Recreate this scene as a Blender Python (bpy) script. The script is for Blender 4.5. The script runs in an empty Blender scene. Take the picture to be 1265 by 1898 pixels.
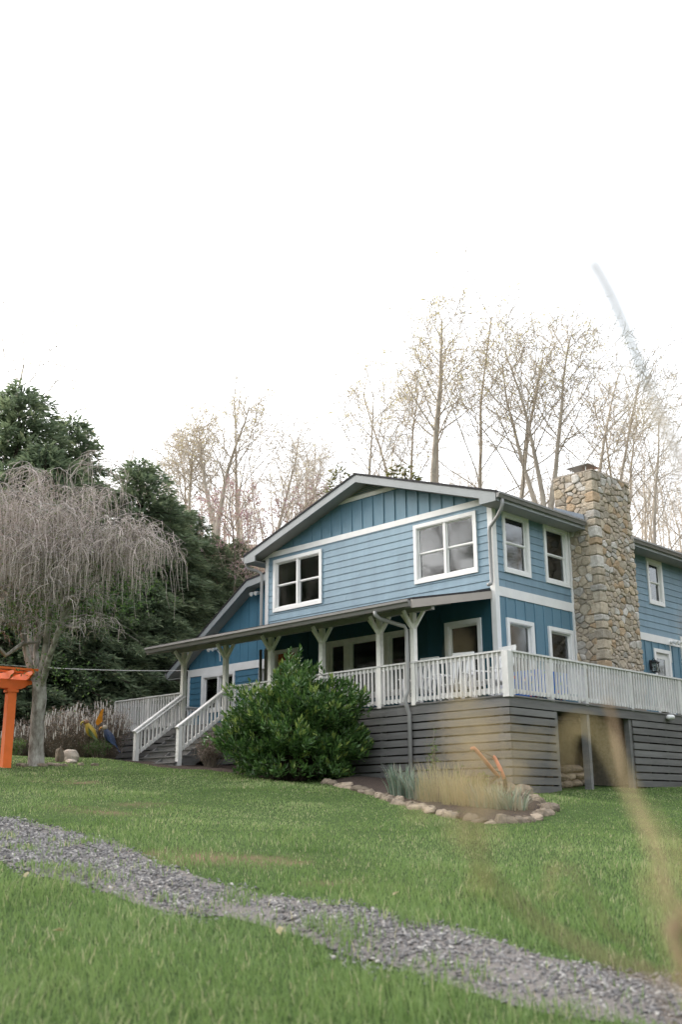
import bpy, math, random
import numpy as np
from mathutils import Vector, Matrix
random.seed(7)
rng = np.random.default_rng(11)
scene = bpy.context.scene
COL = scene.collection
R = math.radians

# ------------------------------------------------------------------ camera
CAM = Vector((14.054, -19.281, -4.946)); YAW = -0.77718; PIT = 0.27690; ROL = -0.00664; FPX = 1955.0
Fw = Vector((math.sin(YAW)*math.cos(PIT), math.cos(YAW)*math.cos(PIT), math.sin(PIT)))
_R = Vector((math.cos(YAW), -math.sin(YAW), 0)); _U = _R.cross(Fw)
Rt = _R*math.cos(ROL)+_U*math.sin(ROL); Up = -_R*math.sin(ROL)+_U*math.cos(ROL)
cam_d = bpy.data.cameras.new('camera'); cam = bpy.data.objects.new('camera', cam_d); COL.objects.link(cam)
m = Matrix.Identity(4)
for i in range(3):
    m[i][0] = Rt[i]; m[i][1] = Up[i]; m[i][2] = -Fw[i]; m[i][3] = CAM[i]
cam.matrix_world = m
cam_d.sensor_fit = 'VERTICAL'; cam_d.sensor_height = 36; cam_d.sensor_width = 24
cam_d.lens = FPX/1898*36; cam_d.clip_end = 2000; cam_d.clip_start = 0.05
cam_d.dof.use_dof = True; cam_d.dof.focus_distance = 23.5; cam_d.dof.aperture_fstop = 1.9
scene.camera = cam

# ------------------------------------------------------------------ sky, sun, exposure
SUN_AZ = R(-110); SUN_EL = R(28)          # azimuth measured clockwise from +Y
w = bpy.data.worlds.new('World'); scene.world = w; w.use_nodes = True
nt = w.node_tree; nt.nodes.clear()
sky = nt.nodes.new('ShaderNodeTexSky'); sky.sky_type = 'NISHITA'; sky.sun_disc = False
sky.sun_elevation = SUN_EL; sky.sun_rotation = SUN_AZ; sky.air_density = 1.0; sky.dust_density = 6.0; sky.ozone_density = 1.0
hs = nt.nodes.new('ShaderNodeHueSaturation'); hs.inputs['Saturation'].default_value = 0.55
bg = nt.nodes.new('ShaderNodeBackground'); bg.inputs['Strength'].default_value = 0.15
wo = nt.nodes.new('ShaderNodeOutputWorld')
ga = nt.nodes.new('ShaderNodeGamma'); ga.inputs['Gamma'].default_value = 0.36   # thin overcast: evens out the clear-sky contrast
nt.links.new(sky.outputs[0], hs.inputs['Color']); nt.links.new(hs.outputs[0], ga.inputs[0]); nt.links.new(ga.outputs[0], bg.inputs['Color']); nt.links.new(bg.outputs[0], wo.inputs[0])
sd = bpy.data.lights.new('sun', 'SUN'); sd.energy = 0.32; sd.angle = R(28); sd.color = (1, .94, .86)
sun = bpy.data.objects.new('sun', sd); COL.objects.link(sun)
sdir = Vector((math.sin(SUN_AZ)*math.cos(SUN_EL), math.cos(SUN_AZ)*math.cos(SUN_EL), math.sin(SUN_EL)))
sun.rotation_euler = sdir.to_track_quat('Z', 'Y').to_euler(); sun.location = sdir*80
vs = scene.view_settings; vs.view_transform = 'Standard'; vs.look = 'None'; vs.gamma = 1; vs.exposure = 3.3; vs.use_curve_mapping = False

# ------------------------------------------------------------------ helpers
FH = Vector((math.sin(YAW), math.cos(YAW), 0)); RH = Vector((math.cos(YAW), -math.sin(YAW), 0))
def dep(x, y, D): return CAM+(Fw+Rt*((x-632.5)/FPX)-Up*((y-949)/FPX))*D
def td(p): q = Vector((p[0], p[1], 0))-Vector((CAM.x, CAM.y, 0)); return q.dot(RH), q.dot(FH)
def wxy(t, d): q = CAM+RH*t+FH*d; return q.x, q.y
def sstep(a, b, x):
    x = np.clip((x-a)/(b-a), 0, 1); return x*x*(3-2*x)
def hgt(t, d):
    t = np.asarray(t, float); d = np.asarray(d, float)
    tt = np.clip(t, -16, 14)
    z = -6.45+np.clip(d, -6, 27)*(0.0925-0.0018*tt)
    z = z+np.maximum(d-27, 0)*0.02
    z = z+np.where(d > 33, .30*(d-33)*sstep(33, 50, d), 0)*(1-.65*sstep(120, 320, d))
    z = z+np.maximum(-d-14, 0)*.25*sstep(14, 40, -d)
    z = z+.03*np.sin(t*1.3+.5)*np.sin(d*.9)+.015*np.sin(t*3.1+d*1.7)
    # a bank rising to the right of the deck
    z = z+.10*np.maximum(t-8, 0)*sstep(15, 24, d)*(1-sstep(30, 40, d))
    return z
def gz(x, y): t, d = td((x, y)); return float(hgt(t, d))
def ghit(x, y, lo=2.0, hi=60):
    v = Fw+Rt*((x-632.5)/FPX)-Up*((y-949)/FPX)
    s = lo
    while s < hi:
        p = CAM+v*s
        if p.z < gz(p.x, p.y): break
        s += .05
    p = CAM+v*s
    return Vector((p.x, p.y, gz(p.x, p.y)))
def onv(v, x, y):
    r = Fw+Rt*((x-632.5)/FPX)-Up*((y-949)/FPX); return CAM+r*((v-CAM.y)/r.y)
def onu(u, x, y):
    r = Fw+Rt*((x-632.5)/FPX)-Up*((y-949)/FPX); return CAM+r*((u-CAM.x)/r.x)

class MB:
    def __init__(s): s.v = []; s.f = []; s.m = []
    def add(s, vs, fs, mi=0):
        o = len(s.v); s.v += [tuple(p) for p in vs]
        for f in fs: s.f.append(tuple(i+o for i in f)); s.m.append(mi)
    def box(s, a, b, mi=0):
        x0, y0, z0 = [min(p, q) for p, q in zip(a, b)]; x1, y1, z1 = [max(p, q) for p, q in zip(a, b)]
        s.add([(x0,y0,z0),(x1,y0,z0),(x1,y1,z0),(x0,y1,z0),(x0,y0,z1),(x1,y0,z1),(x1,y1,z1),(x0,y1,z1)],
              [(0,3,2,1),(4,5,6,7),(0,1,5,4),(1,2,6,5),(2,3,7,6),(3,0,4,7)], mi)
    def beam(s, a, b, wd, ht, up=(0,0,1), mi=0):
        a = Vector(a); b = Vector(b); d = (b-a).normalized(); up = Vector(up)
        if abs(d.dot(up)) > .98: up = Vector((0,1,0))
        x = d.cross(up).normalized()*(wd/2); y = x.cross(d).normalized()*(ht/2)
        s.add([a-x-y,a+x-y,a+x+y,a-x+y,b-x-y,b+x-y,b+x+y,b-x+y],[(0,3,2,1),(4,5,6,7),(0,1,5,4),(1,2,6,5),(2,3,7,6),(3,0,4,7)], mi)
    def tube(s, pts, rad, n=6, mi=0, cap=True):
        pts = [Vector(p) for p in pts]; k = len(pts)
        if not hasattr(rad, '__len__'): rad = [rad]*k
        d = (pts[1]-pts[0]).normalized()
        ref = Vector((0,0,1)) if abs(d.z) < .9 else Vector((1,0,0))
        x = d.cross(ref).normalized(); o = len(s.v)
        for i in range(k):
            if i == 0: t = pts[1]-pts[0]
            elif i == k-1: t = pts[-1]-pts[-2]
            else: t = pts[i+1]-pts[i-1]
            t.normalize(); x = (x-t*x.dot(t))
            if x.length < 1e-6: x = t.orthogonal()
            x.normalize(); y = t.cross(x)
            for j in range(n):
                a = 2*math.pi*j/n; s.v.append(tuple(pts[i]+(x*math.cos(a)+y*math.sin(a))*rad[i]))
        for i in range(k-1):
            for j in range(n):
                s.f.append((o+i*n+j, o+i*n+(j+1)%n, o+(i+1)*n+(j+1)%n, o+(i+1)*n+j)); s.m.append(mi)
        if cap:
            s.f.append(tuple(o+j for j in reversed(range(n)))); s.m.append(mi)
            s.f.append(tuple(o+(k-1)*n+j for j in range(n))); s.m.append(mi)
    def prism(s, poly, vec, mi=0):
        n = len(poly); vec = Vector(vec); a = [Vector(p) for p in poly]; b = [p+vec for p in a]
        s.add(a+b, [tuple(range(n-1, -1, -1)), tuple(range(n, 2*n))]+[(i, (i+1)%n, n+(i+1)%n, n+i) for i in range(n)], mi)
    def blob(s, c, r, nu=10, nv=7, jit=.0, mi=0, rot=None):
        c = Vector(c); vs = []; rnd = random.Random(int((c.x*31+c.y*17+c.z*7)*1000))
        ph = [rnd.uniform(0, 6.28) for _ in range(6)]
        for i in range(nv+1):
            th = math.pi*i/nv
            for j in range(nu):
                a = 2*math.pi*j/nu
                k = 1+jit*(math.sin(2*a+ph[0]+2*th)+.7*math.sin(3*a+ph[1]-th*2)+.6*math.sin(5*th+ph[2]+a))
                q = Vector((r[0]*math.sin(th)*math.cos(a)*k, r[1]*math.sin(th)*math.sin(a)*k, r[2]*math.cos(th)*k))
                if rot: q = rot @ q
                vs.append(c+q)
        fs = []
        for i in range(nv):
            for j in range(nu):
                fs.append((i*nu+j, (i+1)*nu+j, (i+1)*nu+(j+1)%nu, i*nu+(j+1)%nu))
        s.add(vs, fs, mi)
    def mesh(s, name, mats, smooth=False):
        me = bpy.data.meshes.new(name); me.from_pydata(s.v, [], s.f)
        for mt in (mats if isinstance(mats, (list, tuple)) else [mats]): me.materials.append(mt)
        if any(s.m): me.polygons.foreach_set('material_index', s.m)
        if smooth: me.polygons.foreach_set('use_smooth', [True]*len(s.f))
        me.update(); return me
    def build(s, name, mats, parent=None, smooth=False, loc=None):
        return link(name, s.mesh(name, mats, smooth), parent, loc)
def link(name, me, parent=None, loc=None, inv=True):
    o = bpy.data.objects.new(name, me); COL.objects.link(o)
    if loc is not None: o.location = loc
    if parent is not None:
        o.parent = parent
        if inv: o.matrix_parent_inverse = Matrix.Translation(-wloc(parent))
    return o
def wloc(o):
    return Vector(o.location) if o.parent is None else Vector((0,0,0))
def tag(o, label=None, cat=None, group=None, kind=None):
    if label: o['label'] = label
    if cat: o['category'] = cat
    if group: o['group'] = group
    if kind: o['kind'] = kind
    return o
def thing(name, loc, label, cat, group=None):
    o = bpy.data.objects.new(name, None); COL.objects.link(o); o.location = loc; o.empty_display_size = .2
    return tag(o, label, cat, group)
def bigmesh(name, V, Fq, mats, parent=None, smooth=False, mi=None):
    """fast numpy mesh: V (n,3), Fq (m,k) faces all of one size"""
    me = bpy.data.meshes.new(name); n = len(V); mcount, k = Fq.shape
    me.vertices.add(n); me.vertices.foreach_set('co', np.ascontiguousarray(V, dtype=np.float32).ravel())
    me.loops.add(mcount*k); me.loops.foreach_set('vertex_index', np.ascontiguousarray(Fq, dtype=np.int32).ravel())
    me.polygons.add(mcount); me.polygons.foreach_set('loop_start', np.arange(0, mcount*k, k, dtype=np.int32))
    me.polygons.foreach_set('loop_total', np.full(mcount, k, dtype=np.int32))
    for mt in (mats if isinstance(mats, (list, tuple)) else [mats]): me.materials.append(mt)
    if mi is not None: me.polygons.foreach_set('material_index', np.ascontiguousarray(mi, dtype=np.int32))
    if smooth: me.polygons.foreach_set('use_smooth', np.ones(mcount, dtype=bool))
    me.update(calc_edges=True); return me

# ------------------------------------------------------------------ materials
def newmat(name):
    mt = bpy.data.materials.new(name); mt.use_nodes = True; n = mt.node_tree.nodes; n.clear()
    out = n.new('ShaderNodeOutputMaterial'); b = n.new('ShaderNodeBsdfPrincipled'); mt.node_tree.links.new(b.outputs[0], out.inputs[0])
    return mt, n, mt.node_tree.links, b, out
def mat(name, c, rough=.7, var=.15, scale=3.0, bump=0.0, bscale=40, spec=.3, stretch=(1,1,1), c2=None, rnd=0.0, metal=0.0, transl=0.0):
    """procedural paint / wood / stone: two colours mixed by noise, optional per-object variation, fine bump"""
    mt, n, l, b, out = newmat(name)
    tc = n.new('ShaderNodeTexCoord'); mp = n.new('ShaderNodeMapping'); mp.inputs['Scale'].default_value = stretch
    l.new(tc.outputs['Object'], mp.inputs[0])
    nz = n.new('ShaderNodeTexNoise'); nz.inputs['Scale'].default_value = scale; nz.inputs['Detail'].default_value = 6; nz.inputs['Roughness'].default_value = .65
    l.new(mp.outputs[0], nz.inputs['Vector'])
    ra = n.new('ShaderNodeValToRGB'); ra.color_ramp.elements[0].position = .32; ra.color_ramp.elements[1].position = .68
    d = c2 if c2 else tuple(x*(1-var) for x in c); e = c if c2 else tuple(min(1, x*(1+var)) for x in c)
    ra.color_ramp.elements[0].color = (*d, 1); ra.color_ramp.elements[1].color = (*e, 1)
    l.new(nz.outputs['Fac'], ra.inputs[0]); src = ra.outputs[0]
    if rnd:
        oi = n.new('ShaderNodeObjectInfo'); mr = n.new('ShaderNodeMapRange'); mr.inputs[3].default_value = 1-rnd; mr.inputs[4].default_value = 1+rnd
        l.new(oi.outputs['Random'], mr.inputs[0])
        h = n.new('ShaderNodeHueSaturation'); l.new(mr.outputs[0], h.inputs['Value']); l.new(src, h.inputs['Color']); src = h.outputs[0]
    l.new(src, b.inputs['Base Color'])
    b.inputs['Roughness'].default_value = rough; b.inputs['Specular IOR Level'].default_value = spec; b.inputs['Metallic'].default_value = metal
    if bump:
        n2 = n.new('ShaderNodeTexNoise'); n2.inputs['Scale'].default_value = bscale; n2.inputs['Detail'].default_value = 5
        l.new(mp.outputs[0], n2.inputs['Vector'])
        bp = n.new('ShaderNodeBump'); bp.inputs['Strength'].default_value = bump; bp.inputs['Distance'].default_value = .02
        l.new(n2.outputs['Fac'], bp.inputs['Height']); l.new(bp.outputs[0], b.inputs['Normal'])
    if transl:
        tr = n.new('ShaderNodeBsdfTranslucent'); l.new(src, tr.inputs[0]); mx = n.new('ShaderNodeMixShader'); mx.inputs[0].default_value = transl
        l.new(b.outputs[0], mx.inputs[1]); l.new(tr.outputs[0], mx.inputs[2]); l.new(mx.outputs[0], out.inputs[0])
    return mt
def leafmat(name, cols, scale=1.2, transl=.3, rough=.5, spec=.3):
    """foliage: per-leaf colour attribute 'tint' (0..1) through a ramp, with translucency"""
    mt, n, l, b, out = newmat(name)
    at = n.new('ShaderNodeAttribute'); at.attribute_name = 'tint'
    ra = n.new('ShaderNodeValToRGB'); els = ra.color_ramp.elements
    while len(els) < len(cols): els.new(.5)
    for i, c in enumerate(cols): els[i].position = i/(len(cols)-1); els[i].color = (*c, 1)
    l.new(at.outputs['Fac'], ra.inputs[0])
    l.new(ra.outputs[0], b.inputs['Base Color']); b.inputs['Roughness'].default_value = rough; b.inputs['Specular IOR Level'].default_value = spec
    tr = n.new('ShaderNodeBsdfTranslucent'); l.new(ra.outputs[0], tr.inputs[0]); mx = n.new('ShaderNodeMixShader'); mx.inputs[0].default_value = transl
    l.new(b.outputs[0], mx.inputs[1]); l.new(tr.outputs[0], mx.inputs[2]); l.new(mx.outputs[0], out.inputs[0])
    return mt
def settint(me, per_face):
    a = me.attributes.new('tint', 'FLOAT', 'FACE'); a.data.foreach_set('value', np.ascontiguousarray(per_face, dtype=np.float32))

M = {}
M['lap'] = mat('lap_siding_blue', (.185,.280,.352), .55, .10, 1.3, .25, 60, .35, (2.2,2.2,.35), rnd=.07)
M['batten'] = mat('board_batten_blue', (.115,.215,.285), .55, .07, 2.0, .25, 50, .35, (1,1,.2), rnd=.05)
M['wing'] = mat('wing_siding_deep_blue', (.062,.165,.245), .6, .12, 1.6, .3, 45, .3, (1,1,.25), rnd=.06)
M['white'] = mat('white_trim_paint', (.78,.77,.76), .5, .05, 3.0, .1, 40, .35, rnd=.02)
M['rail'] = mat('weathered_white_rail_paint', (.66,.645,.63), .6, .12, 5.0, .2, 60, .3, (1,1,.5), rnd=.05)
M['postw'] = mat('cream_post_paint', (.80,.775,.73), .6, .08, 4.0, .15, 50, .3, rnd=.03)
M['deck'] = mat('grey_deck_stain', (.168,.164,.160), .75, .18, 3.0, .4, 60, .2, (.25,.25,2.5), rnd=.14)
M['fascia'] = mat('grey_fascia_paint', (.30,.315,.325), .55, .07, 2.0, .12, 40, .3)
M['soffit'] = mat('grey_soffit', (.33,.325,.31), .7, .06, 2.0)
M['gutter'] = mat('grey_gutter_metal', (.215,.205,.20), .42, .08, 2.0, 0, 40, .5, rnd=.03)
M['dspout'] = mat('light_grey_downspout', (.30,.295,.29), .4, .07, 2.0, 0, 40, .5)
M['shingle'] = mat('dark_shingle', (.045,.042,.045), .9, .4, 30, .6, 60, .2)
M['inner'] = mat('dim_interior', (.16,.145,.13), .9, .2, 1.5)
M['curtain'] = mat('tan_curtain', (.66,.54,.40), .9, .15, 6, 0, 40, .1, (6,6,.3))
M['door_o'] = mat('rust_orange_door', (.33,.085,.03), .5, .1, 3)
M['mortar'] = mat('tan_mortar', (.36,.31,.255), .95, .25, 14, .6, 70, .1)
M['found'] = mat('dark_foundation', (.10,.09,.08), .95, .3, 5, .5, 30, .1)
M['iron'] = mat('rusty_iron', (.07,.045,.035), .75, .4, 18, .4, 60, .4, metal=.4)
M['plow'] = mat('faded_orange_paint', (.62,.20,.11), .55, .15, 12, .2, 60, .35)
M['orange'] = mat('orange_pergola_paint', (.78,.155,.028), .5, .08, 3, .1, 40, .35, rnd=.03)
M['black'] = mat('black_metal', (.02,.02,.02), .4, .2, 8)
M['plast'] = mat('white_plastic', (.78,.78,.77), .4, .04, 4)
M['rocker'] = mat('white_rocker_paint', (.80,.79,.78), .45, .04, 4)
M['wire'] = mat('pale_cable', (.45,.44,.42), .6, .05, 3)
M['boulder'] = mat('pale_boulder', (.42,.36,.30), .9, .25, 6, .5, 30, .2, rnd=.18)
M['rock'] = mat('tan_field_stone', (.33,.265,.195), .9, .3, 9, .8, 30, .2, c2=(.17,.14,.11), rnd=.35)
M['mulch'] = mat('bark_mulch', (.10,.075,.060), .95, .5, 40, .8, 60, .1, c2=(.035,.028,.025))

def stone_mat():
    mt, n, l, b, out = newmat('chimney_field_stone')
    oi = n.new('ShaderNodeObjectInfo'); ra = n.new('ShaderNodeValToRGB'); ra.color_ramp.interpolation = 'CONSTANT'
    cols = [(.40,.355,.295),(.48,.42,.345),(.53,.45,.345),(.35,.315,.27),(.54,.525,.51),(.44,.39,.325),(.55,.485,.40),(.43,.415,.40),(.45,.345,.245),(.37,.335,.29),(.60,.585,.57),(.46,.415,.35)]
    els = ra.color_ramp.elements
    while len(els) < len(cols): els.new(.5)
    for i, c in enumerate(cols): els[i].position = i/len(cols); els[i].color = (*c, 1)
    l.new(oi.outputs['Random'], ra.inputs[0])
    tc = n.new('ShaderNodeTexCoord'); nz = n.new('ShaderNodeTexNoise'); nz.inputs['Scale'].default_value = 9; nz.inputs['Detail'].default_value = 8; nz.inputs['Roughness'].default_value = .7
    l.new(tc.outputs['Object'], nz.inputs['Vector'])
    r2 = n.new('ShaderNodeValToRGB'); r2.color_ramp.elements[0].position = .3; r2.color_ramp.elements[0].color = (.62,.56,.49,1); r2.color_ramp.elements[1].position = .65; r2.color_ramp.elements[1].color = (1.12,1.1,1.06,1)
    l.new(nz.outputs['Fac'], r2.inputs[0])
    mx = n.new('ShaderNodeMix'); mx.data_type = 'RGBA'; mx.blend_type = 'MULTIPLY'; mx.inputs[0].default_value = 1
    l.new(ra.outputs[0], mx.inputs[6]); l.new(r2.outputs[0], mx.inputs[7]); l.new(mx.outputs[2], b.inputs['Base Color'])
    b.inputs['Roughness'].default_value = .9; b.inputs['Specular IOR Level'].default_value = .2
    bp = n.new('ShaderNodeBump'); bp.inputs['Strength'].default_value = .7; bp.inputs['Distance'].default_value = .03
    n2 = n.new('ShaderNodeTexNoise'); n2.inputs['Scale'].default_value = 22; n2.inputs['Detail'].default_value = 6; l.new(tc.outputs['Object'], n2.inputs['Vector'])
    l.new(n2.outputs['Fac'], bp.inputs['Height']); l.new(bp.outputs[0], b.inputs['Normal'])
    return mt
M['stone'] = stone_mat()
M['smallstone'] = mat('small_chimney_stone', (.50,.41,.31), .9, .3, 5, .6, 25, .2, c2=(.34,.30,.26))
def glass_mat():
    mt, n, l, b, out = newmat('window_glass'); n.remove(b)
    tr = n.new('ShaderNodeBsdfTransparent'); tr.inputs[0].default_value = (.90,.92,.91,1)
    gl = n.new('ShaderNodeBsdfGlossy'); gl.inputs['Roughness'].default_value = .055; gl.inputs[0].default_value = (.92,.95,.97,1)
    tc = n.new('ShaderNodeTexCoord'); nz = n.new('ShaderNodeTexNoise'); nz.inputs['Scale'].default_value = 1.6; l.new(tc.outputs['Object'], nz.inputs['Vector'])
    bp = n.new('ShaderNodeBump'); bp.inputs['Strength'].default_value = .03; bp.inputs['Distance'].default_value = .05; l.new(nz.outputs['Fac'], bp.inputs['Height']); l.new(bp.outputs[0], gl.inputs['Normal'])
    fr = n.new('ShaderNodeFresnel'); fr.inputs[0].default_value = 2.1; mx = n.new('ShaderNodeMixShader')
    l.new(fr.outputs[0], mx.inputs[0]); l.new(tr.outputs[0], mx.inputs[1]); l.new(gl.outputs[0], mx.inputs[2]); l.new(mx.outputs[0], out.inputs[0])
    return mt
M['glass'] = glass_mat()
def bark_mat(name, c, c2, scale=6, lichen=None):
    return mat(name, c, .9, .3, scale, .6, 25, .15, (1,1,.35), c2=c2, rnd=.08)
M['bark'] = bark_mat('pale_grey_bark', (.54,.48,.40), (.33,.28,.23))
M['bark2'] = bark_mat('brown_grey_bark', (.27,.225,.18), (.14,.115,.095))
M['cherrybark'] = bark_mat('mottled_cherry_bark', (.50,.465,.43), (.115,.095,.08), 8)
M['twig'] = mat('cherry_twig', (.56,.475,.44), .85, .2, 4, c2=(.41,.34,.315))
M['ftwig'] = mat('bare_twig', (.56,.49,.40), .9, .2, .5, c2=(.42,.36,.29))
M['hbark'] = bark_mat('dark_conifer_bark', (.09,.07,.055), (.04,.032,.027))
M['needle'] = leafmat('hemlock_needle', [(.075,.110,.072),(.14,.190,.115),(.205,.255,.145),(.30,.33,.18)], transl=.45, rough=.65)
M['laurel'] = leafmat('laurel_leaf', [(.034,.078,.022),(.070,.148,.038),(.13,.225,.055),(.29,.36,.09)], transl=.22, rough=.38, spec=.45)
M['bud'] = leafmat('spring_bud', [(.55,.47,.22),(.66,.58,.28),(.48,.47,.20)], transl=.5)
M['cherryleaf'] = leafmat('cherry_young_leaf', [(.20,.155,.12),(.16,.20,.055),(.10,.17,.04),(.26,.21,.17)], transl=.35)
M['redbud'] = leafmat('redbud_blossom', [(.48,.30,.37),(.40,.30,.28),(.40,.25,.18),(.55,.40,.46)], transl=.4)
M['dry'] = leafmat('dried_stem', [(.28,.20,.14),(.40,.31,.23),(.52,.47,.42),(.20,.14,.10)], transl=.2, rough=.85)
M['iris'] = leafmat('iris_blade', [(.15,.21,.15),(.20,.27,.20),(.27,.33,.26),(.40,.34,.25)], transl=.3)
M['hayleaf'] = leafmat('straw_grass', [(.42,.34,.19),(.50,.42,.26),(.36,.35,.16)], transl=.4)
M['leafgreen'] = leafmat('perennial_leaf', [(.06,.12,.03),(.10,.19,.05),(.17,.25,.07)], transl=.3)
M['brownleaf'] = leafmat('bronze_leaf', [(.17,.12,.095),(.26,.20,.16),(.36,.30,.26)], transl=.2)
M['plume'] = leafmat('seed_plume', [(.55,.40,.20),(.62,.50,.30),(.48,.34,.15)], transl=.5)
M['strawstem'] = mat('straw_stem', (.48,.34,.22), .7, .2, 8, c2=(.36,.25,.16), transl=.3)

# ------------------------------------------------------------------ terrain
# gravel track edges in photo pixels -> ground
GU = [(-260,1470),(-120,1492),(0,1517),(110,1536),(205,1560),(300,1602),(400,1640),(500,1658),(640,1682),(760,1705),(850,1722),(940,1752),(1010,1780),(1120,1800),(1265,1826),(1420,1845),(1600,1868),(1800,1890)]
GL = [(-260,1535),(-120,1572),(0,1600),(110,1632),(205,1660),(300,1690),(400,1702),(480,1716),(570,1740),(640,1774),(720,1798),(800,1822),(890,1848),(980,1872),(1100,1896),(1250,1918),(1450,1942),(1700,1972),(1950,1998),(2200,2020)]
GUw = [ghit(*p) for p in GU]; GLw = [ghit(*p) for p in GL]
gu = np.array([td(p) for p in GUw]); gl = np.array([td(p) for p in GLw])
def gravel_mask(t, d):
    """signed: >0 inside the track (metres to nearest edge approx)"""
    du = np.interp(t, gu[:,0], gu[:,1]); dl = np.interp(t, gl[:,0], gl[:,1])
    rag = .16*np.sin(t*4.3+1)+.12*np.sin(t*9.7+d*3)+.22*(vnoise(t, d, 3.0, 31)-.5)
    return np.minimum(du-d+.5*rag-.04, d-dl+rag-.06)
def vnoise(x, y, s, seed=0):
    """smooth value noise in numpy"""
    x = np.asarray(x)*s+seed*13.7; y = np.asarray(y)*s+seed*7.3
    xi = np.floor(x).astype(int); yi = np.floor(y).astype(int); xf = x-xi; yf = y-yi
    def h(a, b): 
        v = np.sin(a*127.1+b*311.7+seed*74.7)*43758.5453; return v-np.floor(v)
    u = xf*xf*(3-2*xf); v = yf*yf*(3-2*yf)
    return (h(xi,yi)*(1-u)+h(xi+1,yi)*u)*(1-v)+(h(xi,yi+1)*(1-u)+h(xi+1,yi+1)*u)*v
def ground_mat():
    mt, n, l, b, out = newmat('lawn_soil')
    tc = n.new('ShaderNodeTexCoord')
    def noise(s, det=6):
        z = n.new('ShaderNodeTexNoise'); z.inputs['Scale'].default_value = s; z.inputs['Detail'].default_value = det; l.new(tc.outputs['Object'], z.inputs['Vector']); return z
    a = noise(14, 8); ra = n.new('ShaderNodeValToRGB'); ra.color_ramp.elements[0].position = .3; ra.color_ramp.elements[0].color = (.035,.065,.018,1); ra.color_ramp.elements[1].position = .7; ra.color_ramp.elements[1].color = (.085,.125,.04,1)
    l.new(a.outputs['Fac'], ra.inputs[0])
    at = n.new('ShaderNodeAttribute'); at.attribute_name = 'wood'
    mx = n.new('ShaderNodeMix'); mx.data_type = 'RGBA'; l.new(at.outputs['Fac'], mx.inputs[0]); l.new(ra.outputs[0], mx.inputs[6])
    a2 = noise(5, 8); r2 = n.new('ShaderNodeValToRGB'); r2.color_ramp.elements[0].color = (.07,.05,.035,1); r2.color_ramp.elements[1].color = (.22,.155,.10,1); l.new(a2.outputs['Fac'], r2.inputs[0])
    l.new(r2.outputs[0], mx.inputs[7])
    ad = n.new('ShaderNodeAttribute'); ad.attribute_name = 'bare'
    mx2 = n.new('ShaderNodeMix'); mx2.data_type = 'RGBA'; l.new(ad.outputs['Fac'], mx2.inputs[0]); l.new(mx.outputs[2], mx2.inputs[6]); mx2.inputs[7].default_value = (.21,.145,.09,1)
    l.new(mx2.outputs[2], b.inputs['Base Color']); b.inputs['Roughness'].default_value = .95; b.inputs['Specular IOR Level'].default_value = .1
    bp = n.new('ShaderNodeBump'); bp.inputs['Strength'].default_value = .8; bp.inputs['Distance'].default_value = .05; l.new(noise(30).outputs['Fac'], bp.inputs['Height']); l.new(bp.outputs[0], b.inputs['Normal'])
    return mt
def axis(fine0, fine1, st, far0, far1):
    a = list(np.arange(fine0, fine1+1e-6, st)); s = st; x = a[-1]
    while x < far1: s *= 1.35; x += s; a.append(x)
    s = st; x = a[0]
    while x > far0: s *= 1.35; x -= s; a.insert(0, x)
    return np.array(a)
TA = axis(-15, 15, .25, -320, 320); DA = axis(2, 34, .25, -200, 420)
TT, DD = np.meshgrid(TA, DA); ZZ = hgt(TT, DD)
XX = CAM.x+RH.x*TT+FH.x*DD; YY = CAM.y+RH.y*TT+FH.y*DD
nT, nD = len(TA), len(DA); idx = np.arange(nT*nD).reshape(nD, nT)
Fq = np.stack([idx[:-1,:-1], idx[:-1,1:], idx[1:,1:], idx[1:,:-1]], -1).reshape(-1, 4)
# bare-earth patches of the lawn
BARE = [(ghit(150,1498),.55),(ghit(265,1492),.45),(ghit(200,1508),.35),(ghit(380,1590),.6),(ghit(330,1584),.5),(ghit(480,1598),.6),(ghit(640,1640),.35),(ghit(85,1448),.5),(ghit(150,1450),.4),(ghit(915,1500),.25)]
def bare(x, y):
    o = np.zeros_like(x)
    for p, r in BARE:
        t0, d0 = td(p); t1, d1 = x, y
        e = ((t1-t0)/r)**2+((d1-d0)/(r*.7))**2; o = np.maximum(o, np.exp(-e*1.3))
    return np.clip(o*(-.15+1.7*vnoise(x, y, 4.2, 3)), 0, 1)
me = bigmesh('ground', np.stack([XX, YY, ZZ], -1).reshape(-1, 3), Fq, ground_mat(), smooth=True)
at = me.attributes.new('wood', 'FLOAT', 'POINT'); at.data.foreach_set('value', sstep(28.5, 31, DD+.25*np.clip(-TT, -20, 0)*0).astype(np.float32).ravel())
at = me.attributes.new('bare', 'FLOAT', 'POINT'); at.data.foreach_set('value', bare(TT, DD).astype(np.float32).ravel())
tag(link('ground', me), 'sloping green lawn rising to the wooded hillside', None, None, 'structure')

# gravel sheet (subdivided between the two edges) + stones
K = 90; ts = np.linspace(max(gu[0,0], gl[0,0]), min(gu[-1,0], gl[-1,0]), K); rows = 9
du = np.interp(ts, gu[:,0], gu[:,1]); dl = np.interp(ts, gl[:,0], gl[:,1])
V = []
for i in range(rows):
    f = i/(rows-1); dd = dl*(1-f)+du*f+.05*np.sin(ts*5+i)*(0 if 0 < i < rows-1 else 1)
    z = hgt(ts, dd)+.006+.014*math.sin(math.pi*f)
    V.append(np.stack([CAM.x+RH.x*ts+FH.x*dd, CAM.y+RH.y*ts+FH.y*dd, z], -1))
V = np.concatenate(V); idx = np.arange(rows*K).reshape(rows, K)
Fq = np.stack([idx[:-1,:-1], idx[:-1,1:], idx[1:,1:], idx[1:,:-1]], -1).reshape(-1, 4)
M['gravbase'] = mat('gravel_fines', (.20,.18,.165), .95, .35, 40, .8, 80, .1)
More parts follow.
